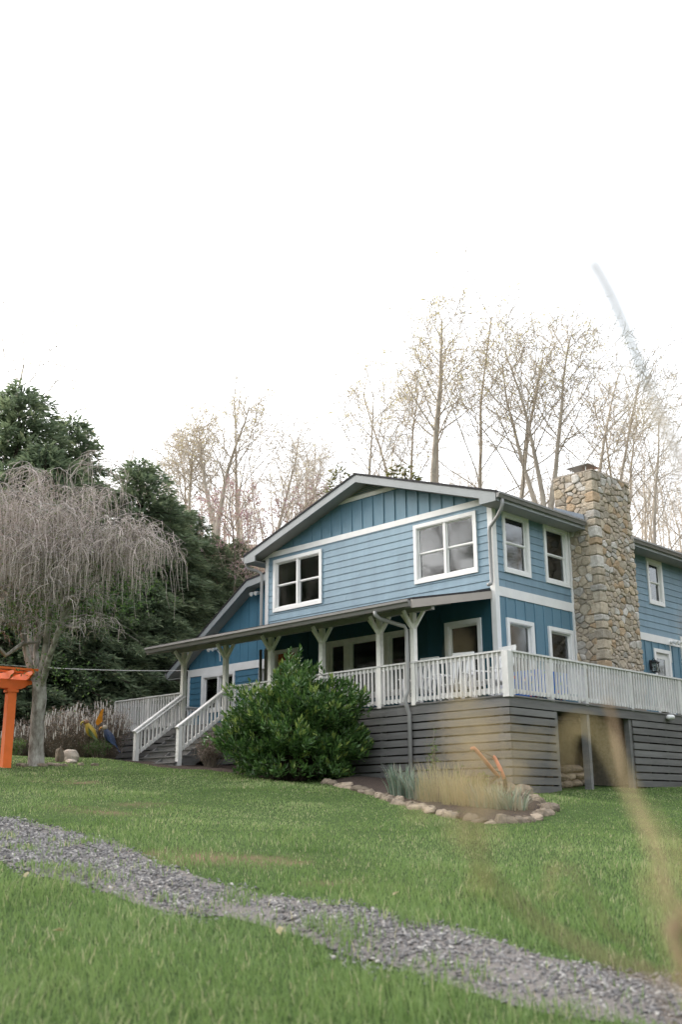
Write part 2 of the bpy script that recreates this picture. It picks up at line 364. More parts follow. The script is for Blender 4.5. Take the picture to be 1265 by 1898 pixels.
tag(link('gravel_path', bigmesh('gravel_path', V, Fq, M['gravbase'], smooth=True)), 'grey gravel track crossing the lawn diagonally', None, None, 'structure')
def gravel_stones():
    n = 62000
    t = rng.uniform(ts[0], ts[-1], n*3); d = rng.uniform(4.5, 18, n*3)
    mk = gravel_mask(t, d); keep = (mk > -.28) & (rng.random(n*3) < np.clip(.42+mk*1.7+.5*(vnoise(t, d, 2.3, 4)-.5), 0, 1)*np.clip(1.25-.035*d, .4, 1))
    t = t[keep][:n]; d = d[keep][:n]; n = len(t)
    ck = np.array([[1,0,0],[-1,0,0],[0,1,0],[0,-1,0],[0,0,1],[0,0,-1],[.62,.62,.5],[-.62,.62,.5],[.62,-.62,.5],[-.62,-.62,.5]])
    # low-poly pebble: 10 verts, top detailed
    fc = np.array([[4,6,7],[4,7,9],[4,9,8],[4,8,6],[6,0,2],[6,2,7],[7,2,1],[7,1,9],[9,1,3],[9,3,8],[8,3,0],[8,0,6]]); fc = fc[:12]
    s = .0055+.012*rng.random(n)**2.6+.0004*d
    P = ck[None]*(1+.35*(rng.random((n,10,1))-.5))*np.stack([s*rng.uniform(.8,1.5,n), s*rng.uniform(.7,1.1,n), s*rng.uniform(.5,.9,n)], -1)[:,None,:]
    a = rng.uniform(0, 6.28, n); ca, sa = np.cos(a)[:,None], np.sin(a)[:,None]
    tl = rng.normal(0, .35, n)[:,None]
    x = P[...,0]*ca-P[...,1]*sa; y = P[...,0]*sa+P[...,1]*ca; z = P[...,2]+x*tl
    mk = np.clip(gravel_mask(t, d), 0, .6)
    px = CAM.x+RH.x*t+FH.x*d; py = CAM.y+RH.y*t+FH.y*d; pz = hgt(t, d)+.006+.022*mk+.008*rng.random(n)
    V = np.stack([x+px[:,None], y+py[:,None], z+pz[:,None]], -1).reshape(-1, 3)
    F3 = (fc[None]+(np.arange(n)*10)[:,None,None]).reshape(-1, 3)
    mt = leafmat('gravel_stone', [(.085,.080,.078),(.17,.162,.160),(.275,.26,.25),(.40,.375,.345),(.58,.545,.50)], transl=0, rough=.85)
    me = bigmesh('gravel_stones', V, F3, mt); settint(me, np.repeat(np.clip(rng.beta(1.5, 3.0, n), 0, 1), len(fc)))
    return link('gravel_stones', me)
tag(gravel_stones(), 'loose grey crushed stones covering the track', 'gravel', None, 'stuff')

# ------------------------------------------------------------------ house
U0, U1 = -7.87, 0.0; ZD = -2.77
PF = lambda a, z, o: (a, -o, z)         # front wall plane (faces -y)
PS = lambda a, z, o: (o, a, z)          # side wall plane (faces +x)
VW = 1.6
PW = lambda a, z, o: (a, VW-o, z)       # wing wall plane
house = thing('blue_house', (-3.9, 5, -4.6), 'two-storey blue house with white trim, stone chimney and low gabled roof', 'house')
def pbox(name, plane, a0, a1, z0, z1, o0, o1, mt, parent=None, mb=None):
    q = mb or MB(); q.box(plane(a0, z0, o0), plane(a1, z1, o1))
    if mb is None: return q.build(name, mt, parent or house)
def sheath(name, plane, a0, a1, z0, z1, holes, mt, off=-.01):
    """wall sheet with real openings"""
    xs = sorted({a0, a1, *[min(max(h[i], a0), a1) for h in holes for i in (0, 1)]}); zs = sorted({z0, z1, *[min(max(h[i], z0), z1) for h in holes for i in (2, 3)]})
    mb = MB()
    for i in range(len(xs)-1):
        for j in range(len(zs)-1):
            cx = (xs[i]+xs[i+1])/2; cz = (zs[j]+zs[j+1])/2
            if any(h[0] < cx < h[1] and h[2] < cz < h[3] for h in holes): continue
            mb.box(plane(xs[i], zs[j], off-.1), plane(xs[i+1], zs[j+1], off))
    return mb.build(name, mt, house)
def laps(plane, a0, a1, z0, z1, holes, mt, ex=.1795):
    z = z0; row = 0
    def board(x0, x1, b0, b1, rb, rt):
        if x1-x0 < .01 or b1-b0 < .012: return
        jx = a0+((row*1.37) % 3.66)+.3
        while jx < x1-.25:
            if jx > x0+.25: board(x0, jx-.0015, b0, b1, rb, rt); board(jx+.0015, x1, b0, b1, rb, rt); return
            jx += 3.66
        o = lambda zz: .022-.016*(zz-rb)/(rt-rb)
        V = []
        for zz in (b0, b1):
            for x in (x0, x1): V += [plane(x, zz, -.004), plane(x, zz, o(zz))]
        mb = MB(); mb.add(V, [(0,2,3,1),(4,5,7,6),(1,3,7,5),(0,4,6,2),(0,1,5,4),(2,6,7,3)])
        mb.build('clapboard', mt, house)
    while z < z1-.01:
        t = min(z+ex, z1); hs = sorted([h for h in holes if h[2] < t and h[3] > z]); x = a0
        for h in hs:
            board(x, h[0], z, t, z, z+ex); x = h[1]
            if h[3] < t: board(h[0], h[1], h[3], t, z, z+ex)
            if h[2] > z: board(h[0], h[1], z, h[2], z, z+ex)
        board(x, a1, z, t, z, z+ex); z += ex; row += 1
def window(plane, a0, a1, z0, z1, cols=1, rows=2, cas=.092, depth=.05, curtain=False, mt=None, dark=False, slide=False):
    mt = mt or M['white']
    mb = MB()
    for (x0, x1, y0, y1) in ((a0,a1,z1-cas,z1),(a0,a1,z0,z0+cas),(a0,a0+cas,z0+cas,z1-cas),(a1-cas,a1,z0+cas,z1-cas)):
        mb.box(plane(x0, y0, -.02), plane(x1, y1, depth))
    # inner jamb
    i0, i1, j0, j1 = a0+cas, a1-cas, z0+cas, z1-cas
    for (x0, x1, y0, y1) in ((i0,i1,j1-.02,j1),(i0,i1,j0,j0+.025),(i0,i0+.02,j0+.025,j1-.02),(i1-.02,i1,j0+.025,j1-.02)):
        mb.box(plane(x0, y0, -.09), plane(x1, y1, depth-.016))
    wn = mb.build('window', mt, house)
    i0 += .02; i1 -= .02; j0 += .025; j1 -= .02
    mw = .07; cw = (i1-i0-mw*(cols-1))/cols
    for c in range(cols):
        x0 = i0+c*(cw+mw); x1 = x0+cw
        if c < cols-1:
            q = MB(); q.box(plane(x1, j0, -.08), plane(x1+mw, j1, depth-.022)); q.build('mullion', mt, wn)
        for r in range(rows):
            h = (j1-j0)/rows; y0 = j0+r*h; y1 = y0+h
            o = -.035 if r == 0 else -.012
            s = .038; q = MB()
            yb = y0 if r == 0 else y0-.012
            q.box(plane(x0, yb, o-.03), plane(x0+s, y1, o)); q.box(plane(x1-s, yb, o-.03), plane(x1, y1, o))
            q.box(plane(x0+s, yb, o-.03), plane(x1-s, yb+s, o)); q.box(plane(x0+s, y1-s*.8, o-.03), plane(x1-s, y1, o))
            q.build('sash', mt, wn)
            g = MB(); g.box(plane(x0+s, yb+s, o-.02), plane(x1-s, y1-s*.8, o-.014)); g.build('pane', M['glass'], wn)
    if curtain:
        q = MB(); n = 16; V = []; x0 = i0+.01; x1 = i0+(i1-i0)*.36
        for k in range(n):
            x = x0+(x1-x0)*k/(n-1); V += [plane(x, j0, -.18+.025*(-1)**k), plane(x, j1, -.18+.025*(-1)**k)]
        q.add(V, [(2*k, 2*k+2, 2*k+3, 2*k+1) for k in range(n-1)]); q.build('curtain', M['curtain'], wn)
    return wn
def hole(a0, a1, z0, z1, k=.03): return (a0+k, a1-k, z0+k, z1-k)
ZWB, ZWT = .372, 1.857; ZF = 1.96
fw = [(-7.56,-5.62,ZWB,ZWT),(-2.37,-.43,ZWB,ZWT)]
pw = [(-1.48,-.42,-2.25,-.69),(-5.45,-2.62,-2.25,-.69)]
pdoor = (-7.48,-6.54,-2.76,-.70)
sw = [(.368,1.427,ZWB,ZWT),(2.059,3.113,ZWB,ZWT)]
slw = [(.35,1.42,-2.25,-.70),(2.03,3.10,-2.25,-.70)]
swc = (7.09,7.94,.52,1.81); sdoor = (7.07,7.99,-2.76,-.71); swd = (8.68,9.5,-2.0,-.22)
WALLTOP = 2.10; VB = 15.0
AP = -3.935; RS = .325                  # apex, roof slope
def roofz(u): return 3.505-RS*abs(u-AP)  # top of roof surface
# sheathing with openings
sheath('wall', PF, U0, U1, ZD, WALLTOP, [hole(*h) for h in fw+pw+[pdoor]], M['inner'])
sheath('wall', PS, .1, VB, ZD, WALLTOP, [hole(*h) for h in sw+slw+[swc, sdoor, swd]], M['inner'])
mb = MB(); gz0 = WALLTOP
mb.prism([(U0+.05,.02,gz0),(U1-.05,.02,gz0),(U1-.05,.02,roofz(U1)-.2),(AP,.02,roofz(AP)-.2),(U0+.05,.02,roofz(U0)-.2)], (0,.1,0)); mb.build('gable_wall', M['batten'], house)
mb = MB(); mb.box((U0,VB-.1,ZD),(U1,VB,WALLTOP)); mb.box((U0,.1,ZD),(U0+.1,VB,WALLTOP)); mb.box((U0,.1,-.15),(U1-.1,VB,-.05)); mb.box((U0,.1,ZD-.1),(U1-.1,VB,ZD-.02)); mb.box((U0+.1,.12,WALLTOP-.05),(U1-.12,VB,WALLTOP)); mb.box((U0+.1,3.6,ZD),(U1-.11,3.7,WALLTOP)); mb.build('interior', M['inner'], house)
mb = MB(); mb.box((U0-.02,0.02,0),(U0,VB,WALLTOP)); mb.build('left_wall', M['lap'], house)
# front siding: laps above, board and batten in the gable and on the porch
laps(PF, U0+.1, U1-.1, -.04, ZF, [hole(*h) for h in fw], M['lap'])
def battens(plane, xs, z0, zt, mt, w=.045, pr=.022):
    for x in xs:
        t = zt(x) if callable(zt) else zt
        if t-z0 > .05: pbox('batten', plane, x-w/2, x+w/2, z0, t, .004, pr, mt)
gb0 = 2.10
battens(PF, [-6.05-.378*k for k in range(1, 5)]+[-6.05+.3795*k for k in range(0, 16)], gb0, lambda x: min(roofz(x)-.20, 2.945 if abs(x-AP) < 1.25 else 9), M['batten'])
mb = MB(); mb.prism([PF(U0+.1, gb0-.01, .0), PF(U1-.1, gb0-.01, .0), PF(U1-.1, roofz(U1)-.2, .0), PF(AP, roofz(AP)-.2, 0), PF(U0+.1, roofz(U0)-.2, 0)], (0,.02,0)); mb.build('batten_panel', M['batten'], house)
pbox('frieze_board', PF, U0, U1, ZF, 2.105, -.01, .032, M['white'])
# gable vent: white trim band and louvres filling the peak
mb = MB(); zt0 = 2.94
hw = lambda z: (3.505-.17-z)/RS
mb.prism([PF(AP-hw(zt0), zt0, .006), PF(AP+hw(zt0), zt0, .006), PF(AP+hw(zt0+.11), zt0+.11, .006), PF(AP-hw(zt0+.11), zt0+.11, .006)], (0,-.03,0)); gv = mb.build('gable_vent', M['postw'], house)
k = 0; z = zt0+.13
while hw(z) > .15:
    mb = MB(); h = hw(z)-.04; mb.add([PF(AP-h, z, .004), PF(AP+h, z, .004), PF(AP+h, z-.012, .035), PF(AP-h, z-.012, .035), PF(AP-h+.1, z+.028, .004), PF(AP+h-.1, z+.028, .004), PF(AP+h-.1, z+.012, .035), PF(AP-h+.1, z+.012, .035)],
        [(0,3,2,1),(4,5,6,7),(3,7,6,2),(0,1,5,4),(1,2,6,5),(0,4,7,3)]); mb.build('louvre', M['soffit'], gv); z += .052
for s in (-1, 1):
    mb = MB(); mb.beam(PF(AP+s*hw(zt0+.05), zt0+.05, .02), PF(AP, 3.505-.17, .02), .03, .05, (0,0,1)); mb.build('vent_trim', M['postw'], gv)
# porch wall board and batten
holes = [hole(*h) for h in pw+[pdoor]]
M['porchw'] = mat('porch_shaded_teal', (.020,.072,.098), .6, .1, 2.0, .25, 50, .3, (1,1,.2))  # teal darkened to put the shade under the porch roof into the colour
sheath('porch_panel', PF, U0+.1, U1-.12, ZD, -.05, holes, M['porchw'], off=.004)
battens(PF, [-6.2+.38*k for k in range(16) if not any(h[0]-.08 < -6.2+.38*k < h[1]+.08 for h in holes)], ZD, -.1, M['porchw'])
# side wall
laps(PS, .1, 3.2, 0.0, WALLTOP-.02, [hole(*h) for h in sw], M['lap'])
pbox('belt_board', PS, .12, 3.2, -.221, 0, -.01, .03, M['white'])
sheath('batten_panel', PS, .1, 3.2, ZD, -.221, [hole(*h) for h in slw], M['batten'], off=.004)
def btop(x, hs, top): return top
for x in [.02+.378*k for k in range(1, 9)]:
    hit = [h for h in slw if h[0] < x < h[1]]
    pbox('batten', PS, x-.022, x+.022, (hit[0][3] if hit else ZD), -.221, .003, .024, M['batten'])
laps(PS, 5.05, VB, -.34, WALLTOP-.1, [hole(*swc)], M['lap'])
pbox('belt_board', PS, 5.05, VB, -.54, -.34, -.01, .03, M['white'])
sheath('batten_panel', PS, 5.05, VB, ZD, -.54, [hole(*sdoor), hole(*swd)], M['batten'], off=.004)
for x in [5.15+.38*k for k in range(25)]:
    hit = [h for h in (sdoor, swd) if h[0] < x < h[1]]
    pbox('batten', PS, x-.022, x+.022, (min(hit[0][3], -.545) if hit else ZD), -.54, .003, .024, M['batten'])
# corner boards
mb = MB(); mb.box((-.105,-.034,ZD),(.034,0.0,ZF)); mb.box((0.0,0.0,ZD),(.034,.115,WALLTOP)); mb.box((-.105,-.034,ZF),(.034,0,2.0)); mb.build('corner_board', M['white'], house)
mb = MB(); mb.box((U0-.03,-.034,-.04),(U0+.1,.1,ZF)); mb.build('corner_board', M['white'], house)
mb = MB(); mb.box((U0-.03,-.034,ZD),(U0+.1,.1,-.6)); mb.build('corner_board', M['dspout'], house)
pbox('corner_board', PS, 3.16, 3.24, ZD, WALLTOP, -.005, .04, M['white'])
# windows
window(PF, *fw[0], 2, 2, curtain=True); window(PF, *fw[1], 2, 2)
for s in sw: window(PS, *s, 1, 2)
for s in slw: window(PS, *s, 1, 1)
window(PS, *swc, 1, 2)
window(PS, *swd, 1, 2)
window(PF, *pw[0], 1, 1)
x0, x1, a, b = pw[1]
window(PF, x0, x0+.74, a, b, 1, 1, mt=M['postw']); window(PF, x0+.742, x0+2.08, a, b, 1, 1, mt=M['postw']); window(PF, x0+2.082, x1, a, b, 1, 1, mt=M['postw'])
def door(plane, a0, a1, z0, z1, leaf, glass):
    cas = .1; mb = MB()
    for (x0, x1, y0, y1) in ((a0,a1,z1-cas,z1),(a0,a0+cas,z0,z1-cas),(a1-cas,a1,z0,z1-cas)): mb.box(plane(x0,y0,-.05), plane(x1,y1,.05))
    d = mb.build('door', M['white'], house)
    q = MB(); i0, i1 = a0+cas, a1-cas; t = z1-cas
    if glass:
        s = .13
        q.box(plane(i0,z0,-.06), plane(i0+s,t,-.02)); q.box(plane(i1-s,z0,-.06), plane(i1,t,-.02)); q.box(plane(i0+s,t-.16,-.06), plane(i1-s,t,-.02)); q.box(plane(i0+s,z0,-.06), plane(i1-s,z0+.3,-.02))
        g = MB(); g.box(plane(i0+s,z0+.3,-.045), plane(i1-s,t-.16,-.038)); g.build('pane', M['glass'], d)
    else: q.box(plane(i0,z0,-.06), plane(i1,t,-.02))
    q.build('door_leaf', leaf, d)
    q = MB(); q.tube([plane(i1-.06,-1.75,-.02), plane(i1-.06,-1.75,.05)], .025, 8); q.blob(plane(i1-.06,-1.75,.06), (.03,.03,.03), 8, 6); q.build('handle', M['black'], d)
door(PF, *pdoor, M['door_o'], False); door(PS, *sdoor, M['white'], True)

# ---- main roof
mb = MB(); VF = -.46; VR = VB+.4; OV = .47
def slope_slab(mb, ua, za, ub, zb, v0, v1, th):
    mb.prism([(ua,v0,za),(ub,v0,zb),(ub,v0,zb-th),(ua,v0,za-th)], (0,v1-v0,0))
EU1 = U1+OV; EU0 = U0-OV
slope_slab(mb, AP, roofz(AP), EU1+.03, roofz(EU1+.03), VF-.02, VR, .05); slope_slab(mb, EU0-.03, roofz(EU0-.03), AP, roofz(AP), VF-.02, VR, .05)
roof = mb.build('roof', M['shingle'], house); 
def R2(mbq, name, mt): return mbq.build(name, mt, roof)
for (ua, ub) in ((AP, EU1), (EU0, AP)):
    mb = MB(); mb.prism([(ua,VF,roofz(ua)-.052),(ub,VF,roofz(ub)-.052),(ub,VF,roofz(ub)-.25),(ua,VF,roofz(ua)-.25)], (0,.04,0)); R2(mb, 'fascia', M['fascia'])
    mb = MB(); mb.prism([(ua,VF+.04,roofz(ua)-.21),(ub,VF+.04,roofz(ub)-.21),(ub,VF+.04,roofz(ub)-.225),(ua,VF+.04,roofz(ua)-.225)], (0,.45,0)); R2(mb, 'soffit', M['soffit'])
# eave soffits / boxed returns
for s, e, wl in ((1, EU1, U1), (-1, EU0, U0)):
    zb = roofz(e)-.25
    mb = MB(); mb.box((min(e,wl), VF+.04, zb), (max(e,wl), VR, zb+.02)); R2(mb, 'soffit', M['soffit'])
    mb = MB(); mb.prism([(wl,VF+.002,zb),(e,VF+.002,zb),(e,VF+.002,roofz(e)-.06),(wl,VF+.002,roofz(wl)-.06)], (0,.035,0)); R2(mb, 'eave_return', M['fascia'])
    mb = MB(); mb.box((e-.015, VF+.04, zb), (e+.015, VR, roofz(e)-.06)); R2(mb, 'fascia', M['fascia'])
    # K-style gutter
    z = roofz(e)-.045; prof = [(0.016,-.02),(0.016,-.13),(.075,-.13),(.10,-.07),(.125,-.05),(.125,-.005),(.11,-.005),(.11,-.02)]
    segs = ((VF-.0, 3.18), (5.12, VR)) if s > 0 else ((VF-.0, VR),)
    for g0, g1 in segs:
        mb = MB(); mb.prism([(e+s*a, g0, z+b) for a, b in prof], (0, g1-g0, 0)); R2(mb, 'gutter', M['gutter'])
# corner return trim under front-left eave
mb = MB(); mb.box((U0-.47,-.03,1.93),(U0,.05,2.02)); R2(mb, 'eave_trim', M['postw'])

# ---- downspouts
def spout(name, pts, mt, r=.042):
    mb = MB(); mb.tube(pts, r, 8); return mb.build(name, mt, house, True)
spout('downspout', [(.53,-.30,1.88),(.53,-.30,1.76),(.50,-.285,1.68),(.30,-.20,1.52),(.03,-.115,1.36),(-.01,-.10,1.26),(-.01,-.10,.6),(-.01,-.10,.10),(-.01,-.13,.02),(-.01,-.24,-.02)], M['dspout'])
spout('downspout', [(U0-.54,-.30,1.88),(U0-.54,-.30,1.80),(U0-.50,-.27,1.72),(U0-.22,-.17,1.62),(U0-.11,-.12,1.55),(U0-.10,-.10,1.4),(U0-.10,-.10,-.1),(U0-.10,-.10,-.28)], M['dspout'])
spout('downspout', [(U0-.10,-.10,-.62),(U0-.10,-.10,-1.6),(U0-.10,-.10,ZD)], M['dspout'])

# ---- wing (lower gabled block at the left)
WU0 = -13.45
wl = [(-12.72,-11.08,-1.95,-.75)]; wd_ = (-9.95,-8.95,-2.76,-.72)
sheath('wall', PW, WU0, U0, -4.3, -.5, [hole(*h) for h in wl+[wd_]], M['inner'])
laps(PW, WU0+.1, U0, -4.0, -.76, [hole(*h) for h in wl+[wd_]], M['wing'])
pbox('belt_board', PW, WU0, U0, -.76, -.53, -.01, .03, M['white'])
pbox('corner_board', PW, WU0, WU0+.11, -4.3, -.76, -.01, .034, M['white'])
KU, KZ = -10.15, 1.90; EWU, EWZ = -14.05, -.55
def wz(u): return EWZ+(KZ-EWZ)*(u-EWU)/(KU-EWU) if u < KU else KZ+.11*(u-KU)
mb = MB(); mb.prism([PW(WU0+.02,-.54,.0),PW(U0,-.54,.0),PW(U0,wz(U0)-.2,.0),PW(KU,KZ-.2,0),PW(WU0+.02,wz(WU0)-.2,0)], (0,.1,0)); mb.build('wing_gable', M['wing'], house)
battens(PW, [WU0+.15+.40*k for k in range(14)], -.53, lambda x: wz(x)-.24, M['wing'], w=.02, pr=.012)
window(PW, *wl[0], 2, 1); window(PW, *wd_, 1, 1)
mb = MB(); slope_slab(mb, EWU-.03, wz(EWU-.03), KU, KZ, VW-.44, 12, .05); slope_slab(mb, KU, KZ, U0-.03, wz(U0-.03), VW-.44, 12, .05)
wr = mb.build('wing_roof', M['shingle'], house)
for (ua, ub) in ((EWU, KU), (KU, U0-.03)):
    mb = MB(); mb.prism([(ua,VW-.42,wz(ua)-.052),(ub,VW-.42,wz(ub)-.052),(ub,VW-.42,wz(ub)-.25),(ua,VW-.42,wz(ua)-.25)], (0,.04,0)); mb.build('fascia', M['fascia'], wr)
    mb = MB(); mb.prism([(ua,VW-.38,wz(ua)-.2),(ub,VW-.38,wz(ub)-.2),(ub,VW-.38,wz(ub)-.215),(ua,VW-.38,wz(ua)-.215)], (0,.42,0)); mb.build('soffit', M['soffit'], wr)
mb = MB(); mb.prism([(EWU-a,VW-.42,wz(EWU)-.045+b) for a, b in ((0.016,-.02),(0.016,-.13),(.075,-.13),(.125,-.05),(.125,-.005),(.11,-.005))], (0,10,0)); mb.build('gutter', M['gutter'], wr)
mb = MB(); mb.box((EWU+.02,VW-.38,wz(EWU)-.27),(WU0,11.5,wz(EWU)-.25)); mb.build('soffit', M['soffit'], wr)
mb = MB(); mb.box((WU0,VW+.1,-4.3),(WU0+.1,11.5,-.5)); mb.box((WU0,11.4,-4.3),(U0,11.5,-.5)); mb.box((WU0+.1,VW+.11,ZD-.1),(U0,11.4,ZD-.02)); mb.box((WU0+.11,VW+.12,-.6),(U0,11.4,-.56)); mb.box((WU0+.12,4.6,-4.2),(U0,4.7,-.6)); mb.build('wing_shell', M['inner'], house)
# ---- chimney of field stone
CU0, CU1, CV0, CV1, CZ0, CZ1 = -.35, .78, 3.27, 5.05, -4.75, 3.32
mb = MB(); mb.box((CU0,CV0,CZ0),(CU1,CV1,CZ1)); chim = mb.build('chimney', M['mortar'], house)
srnd = random.Random(5)
def split(x0, x1, z0, z1, out):
    w_, h_ = x1-x0, z1-z0; big = srnd.random()
    lim = .052 if big < .75 else .105
    if w_*h_ < lim*srnd.uniform(.5, 1.35) and w_ < .62 and h_ < .46 or (w_ < .17 and h_ < .17): out.append((x0,x1,z0,z1)); return
    f = srnd.uniform(.34, .66)
    if w_ > h_*1.55: split(x0, x0+w_*f, z0, z1, out); split(x0+w_*f, x1, z0, z1, out)
    elif h_ > w_*.9 or srnd.random() < .75: split(x0, x1, z0, z0+h_*f, out); split(x0, x1, z0+h_*f, z1, out)
    else: split(x0, x0+w_*f, z0, z1, out); split(x0+w_*f, x1, z0, z1, out)
def stone(plane, x0, x1, z0, z1):
    g = srnd.uniform(.006, .014); x0 += g; x1 -= g; z0 += g; z1 -= g; w_, h_ = x1-x0, z1-z0
    pts = []
    for (cx, cz, sx, sz) in ((x0,z0,1,1),(x1,z0,-1,1),(x1,z1,-1,-1),(x0,z1,1,-1)):
        c1 = srnd.uniform(.06, .30)*min(w_, h_*1.6); c2_ = srnd.uniform(.06, .30)*min(h_, w_*1.6)
        a, b = (cx+sx*c1, cz+sz*srnd.uniform(0,.02)), (cx+sx*srnd.uniform(0,.02), cz+sz*c2_)
        pts += [b, a] if (sx, sz) in ((1,1),(-1,-1)) else [a, b]
    mx, mz = (x0+x1)/2, (z0+z1)/2; pr = srnd.uniform(.03, .075); n = len(pts); V = []
    tx, tz = srnd.uniform(-.05, .05), srnd.uniform(-.05, .05)
    for k, o in ((1.0, -.02), (1.0, pr*.62), (.80, pr)):
        for (x, z) in pts:
            X = mx+(x-mx)*k; Z = mz+(z-mz)*k; V.append(plane(X, Z, o+((X-mx)*tx+(Z-mz)*tz if o > 0 else 0)+(srnd.uniform(-.006,.006) if o > 0 else 0)))
    V.append(plane(mx, mz, pr+srnd.uniform(0,.012)))
    F_ = []
    for r in range(2):
        for i in range(n): F_.append((r*n+i, r*n+(i+1)%n, (r+1)*n+(i+1)%n, (r+1)*n+i))
    for i in range(n): F_.append((2*n+i, 2*n+(i+1)%n, 3*n))
    q = MB(); q.add(V, F_); q.build('stone', M['stone'], chim)
CPF = lambda a, z, o: (CU1+o, a, z); CPL = lambda a, z, o: (a, CV0-o, z)
st = []
zc = -2.2
z = zc
while z < CZ1-.1:                        # quoins: large corner stones turn the near corner
    h_ = srnd.uniform(.16, .34); z1_ = min(z+h_, CZ1)
    qa = srnd.uniform(.16, .30); qb = srnd.uniform(.15, .27)
    g = .01; q = MB(); e = srnd.uniform(.025, .045); c = .02
    V = []
    for (zz, s) in ((z+g, .0), (z+g+.025, 1), (z1_-g-.025, 1), (z1_-g, .0)):
        k = e-(0 if s else .02)
        V += [(CU1-qb, CV0+.03, zz), (CU1-qb, CV0-k, zz), (CU1+k-c*1.5, CV0-k, zz), (CU1+k, CV0-k+c*1.5, zz), (CU1+k, CV0+qa, zz), (CU1-.03, CV0+qa, zz)]
    V = [(x+srnd.uniform(-.008,.008), y+srnd.uniform(-.008,.008), zz+srnd.uniform(-.008,.008)) for x, y, zz in V]
    F_ = [(5,4,3,2,1,0), (18,19,20,21,22,23)]+[(r*6+i, r*6+(i+1)%6, (r+1)*6+(i+1)%6, (r+1)*6+i) for r in range(3) for i in range(6)]
    q.add(V, F_); q.build('stone', M['stone'], chim)
    st.append((z, z1_, qa, qb)); z = z1_
def clip(poly, nx, nz, c):
    out = []
    for i in range(len(poly)):
        p, q = poly[i], poly[(i+1)%len(poly)]; dp_ = p[0]*nx+p[1]*nz-c; dq = q[0]*nx+q[1]*nz-c
        if dp_ <= 0: out.append(p)
        if dp_*dq < 0: f = dp_/(dp_-dq); out.append((p[0]+(q[0]-p[0])*f, p[1]+(q[1]-p[1])*f))
    return out
def rubble(plane, x0, x1, z0, z1, area, zs=1.35):
    """irregular stones: cells of a jittered point set with mixed sizes, rounded and set proud of the mortar"""
    n = int((x1-x0)*(z1-z0)/area); P_ = []; tries = 0
    while len(P_) < n and tries < 20000:
        tries += 1; x, z = srnd.uniform(x0, x1), srnd.uniform(z0, z1); r = srnd.choice((.035,.045,.05,.06,.075,.10,.135))*(1 if tries < 8000 else .6)
        if all(((x-p[0])**2+((z-p[1])*zs)**2)**.5 > (r+p[2])*1.0 for p in P_): P_.append((x, z, r))
    for (x, z, r) in P_:
        poly = [(x0,z0),(x1,z0),(x1,z1),(x0,z1)]
        for (x2, z2, r2) in P_:
            if (x2, z2) == (x, z) or abs(x2-x) > 1 or abs(z2-z) > 1: continue
            nx, nz = x2-x, (z2-z)*zs*zs; w0 = (r*r-r2*r2)*.9
            c = (x2*x2-x*x+(z2*z2-z*z)*zs*zs+w0)/2
            poly = clip(poly, nx, nz, c)
            if len(poly) < 3: break
        if len(poly) < 3: continue
        cx = sum(p[0] for p in poly)/len(poly); cz = sum(p[1] for p in poly)/len(poly)
        ext = max(abs(p[0]-cx)+abs(p[1]-cz) for p in poly)
        if ext < .03: continue
        # round the corners
        rd = []
        for i in range(len(poly)):
            p, q = poly[i], poly[(i+1)%len(poly)]; k = srnd.uniform(.12, .26); rd += [(p[0]+(q[0]-p[0])*k, p[1]+(q[1]-p[1])*k), (p[0]+(q[0]-p[0])*(1-k), p[1]+(q[1]-p[1])*(1-k))]
        g = min(.35, srnd.uniform(.008, .015)/ext*1.3); m_ = len(rd); pr = srnd.uniform(.02, .06); tx, tz = srnd.uniform(-.12, .12), srnd.uniform(-.12, .12); V = []
        for k, o in ((1-g, -.02), (1-g, pr*.55), (.80-g, pr)):
            for (px, pz) in rd:
                X, Z = cx+(px-cx)*k+(srnd.uniform(-.005,.005) if o > 0 else 0), cz+(pz-cz)*k; V.append(plane(X, Z, o+((X-cx)*tx+(Z-cz)*tz if o > 0 else 0)))
        V.append(plane(cx, cz, pr+srnd.uniform(-.006,.014)))
        F_ = [(r_*m_+i, r_*m_+(i+1)%m_, (r_+1)*m_+(i+1)%m_, (r_+1)*m_+i) for r_ in range(2) for i in range(m_)]+[(2*m_+i, 2*m_+(i+1)%m_, 3*m_) for i in range(m_)]
        RUB.append((ext, V, F_))
RUB = []
rubble(CPF, CV0+.20, CV1, zc, CZ1, .028)
rubble(CPL, -.02, CU1-.18, zc, CZ1, .030)
rubble(CPL, CU0, -.02, 2.35, CZ1, .03)
RUB.sort(key=lambda r: -r[0]); small = MB()
for k, (e_, V, F_) in enumerate(RUB):
    if k < 296-len(st): q = MB(); q.add(V, F_); q.build('stone', M['stone'], chim)
    else: small.add(V, F_)
if small.v: small.build('small_stones', M['smallstone'], chim)['kind'] = 'stuff'
# cap, flue and rain lid
mb = MB(); mb.box((CU0-.02,CV0-.02,CZ1),(CU1+.02,CV1+.02,CZ1+.035)); mb.build('mortar_crown', M['mortar'], chim)
mb = MB(); mb.box((.02,4.1,CZ1+.03),(.40,4.5,CZ1+.22)); mb.build('flue_tile', mat('clay_flue', (.42,.22,.14), .8, .15, 8), chim)
mb = MB(); mb.box((-.12,3.72,CZ1+.03),(.26,4.02,CZ1+.16)); mb.build('flue_tile', mat('pale_flue', (.45,.43,.40), .8, .15, 8), chim)
mb = MB(); cx_, cy_ = .22, 3.80; zc_ = CZ1+.30
mb.add([(cx_-.34,cy_-.30,zc_),(cx_+.34,cy_-.30,zc_),(cx_+.34,cy_+.30,zc_),(cx_-.34,cy_+.30,zc_),(cx_-.05,cy_,zc_+.13),(cx_+.05,cy_,zc_+.13)], [(0,3,2,1),(0,1,5,4),(1,2,5),(2,3,4,5),(3,0,4)])
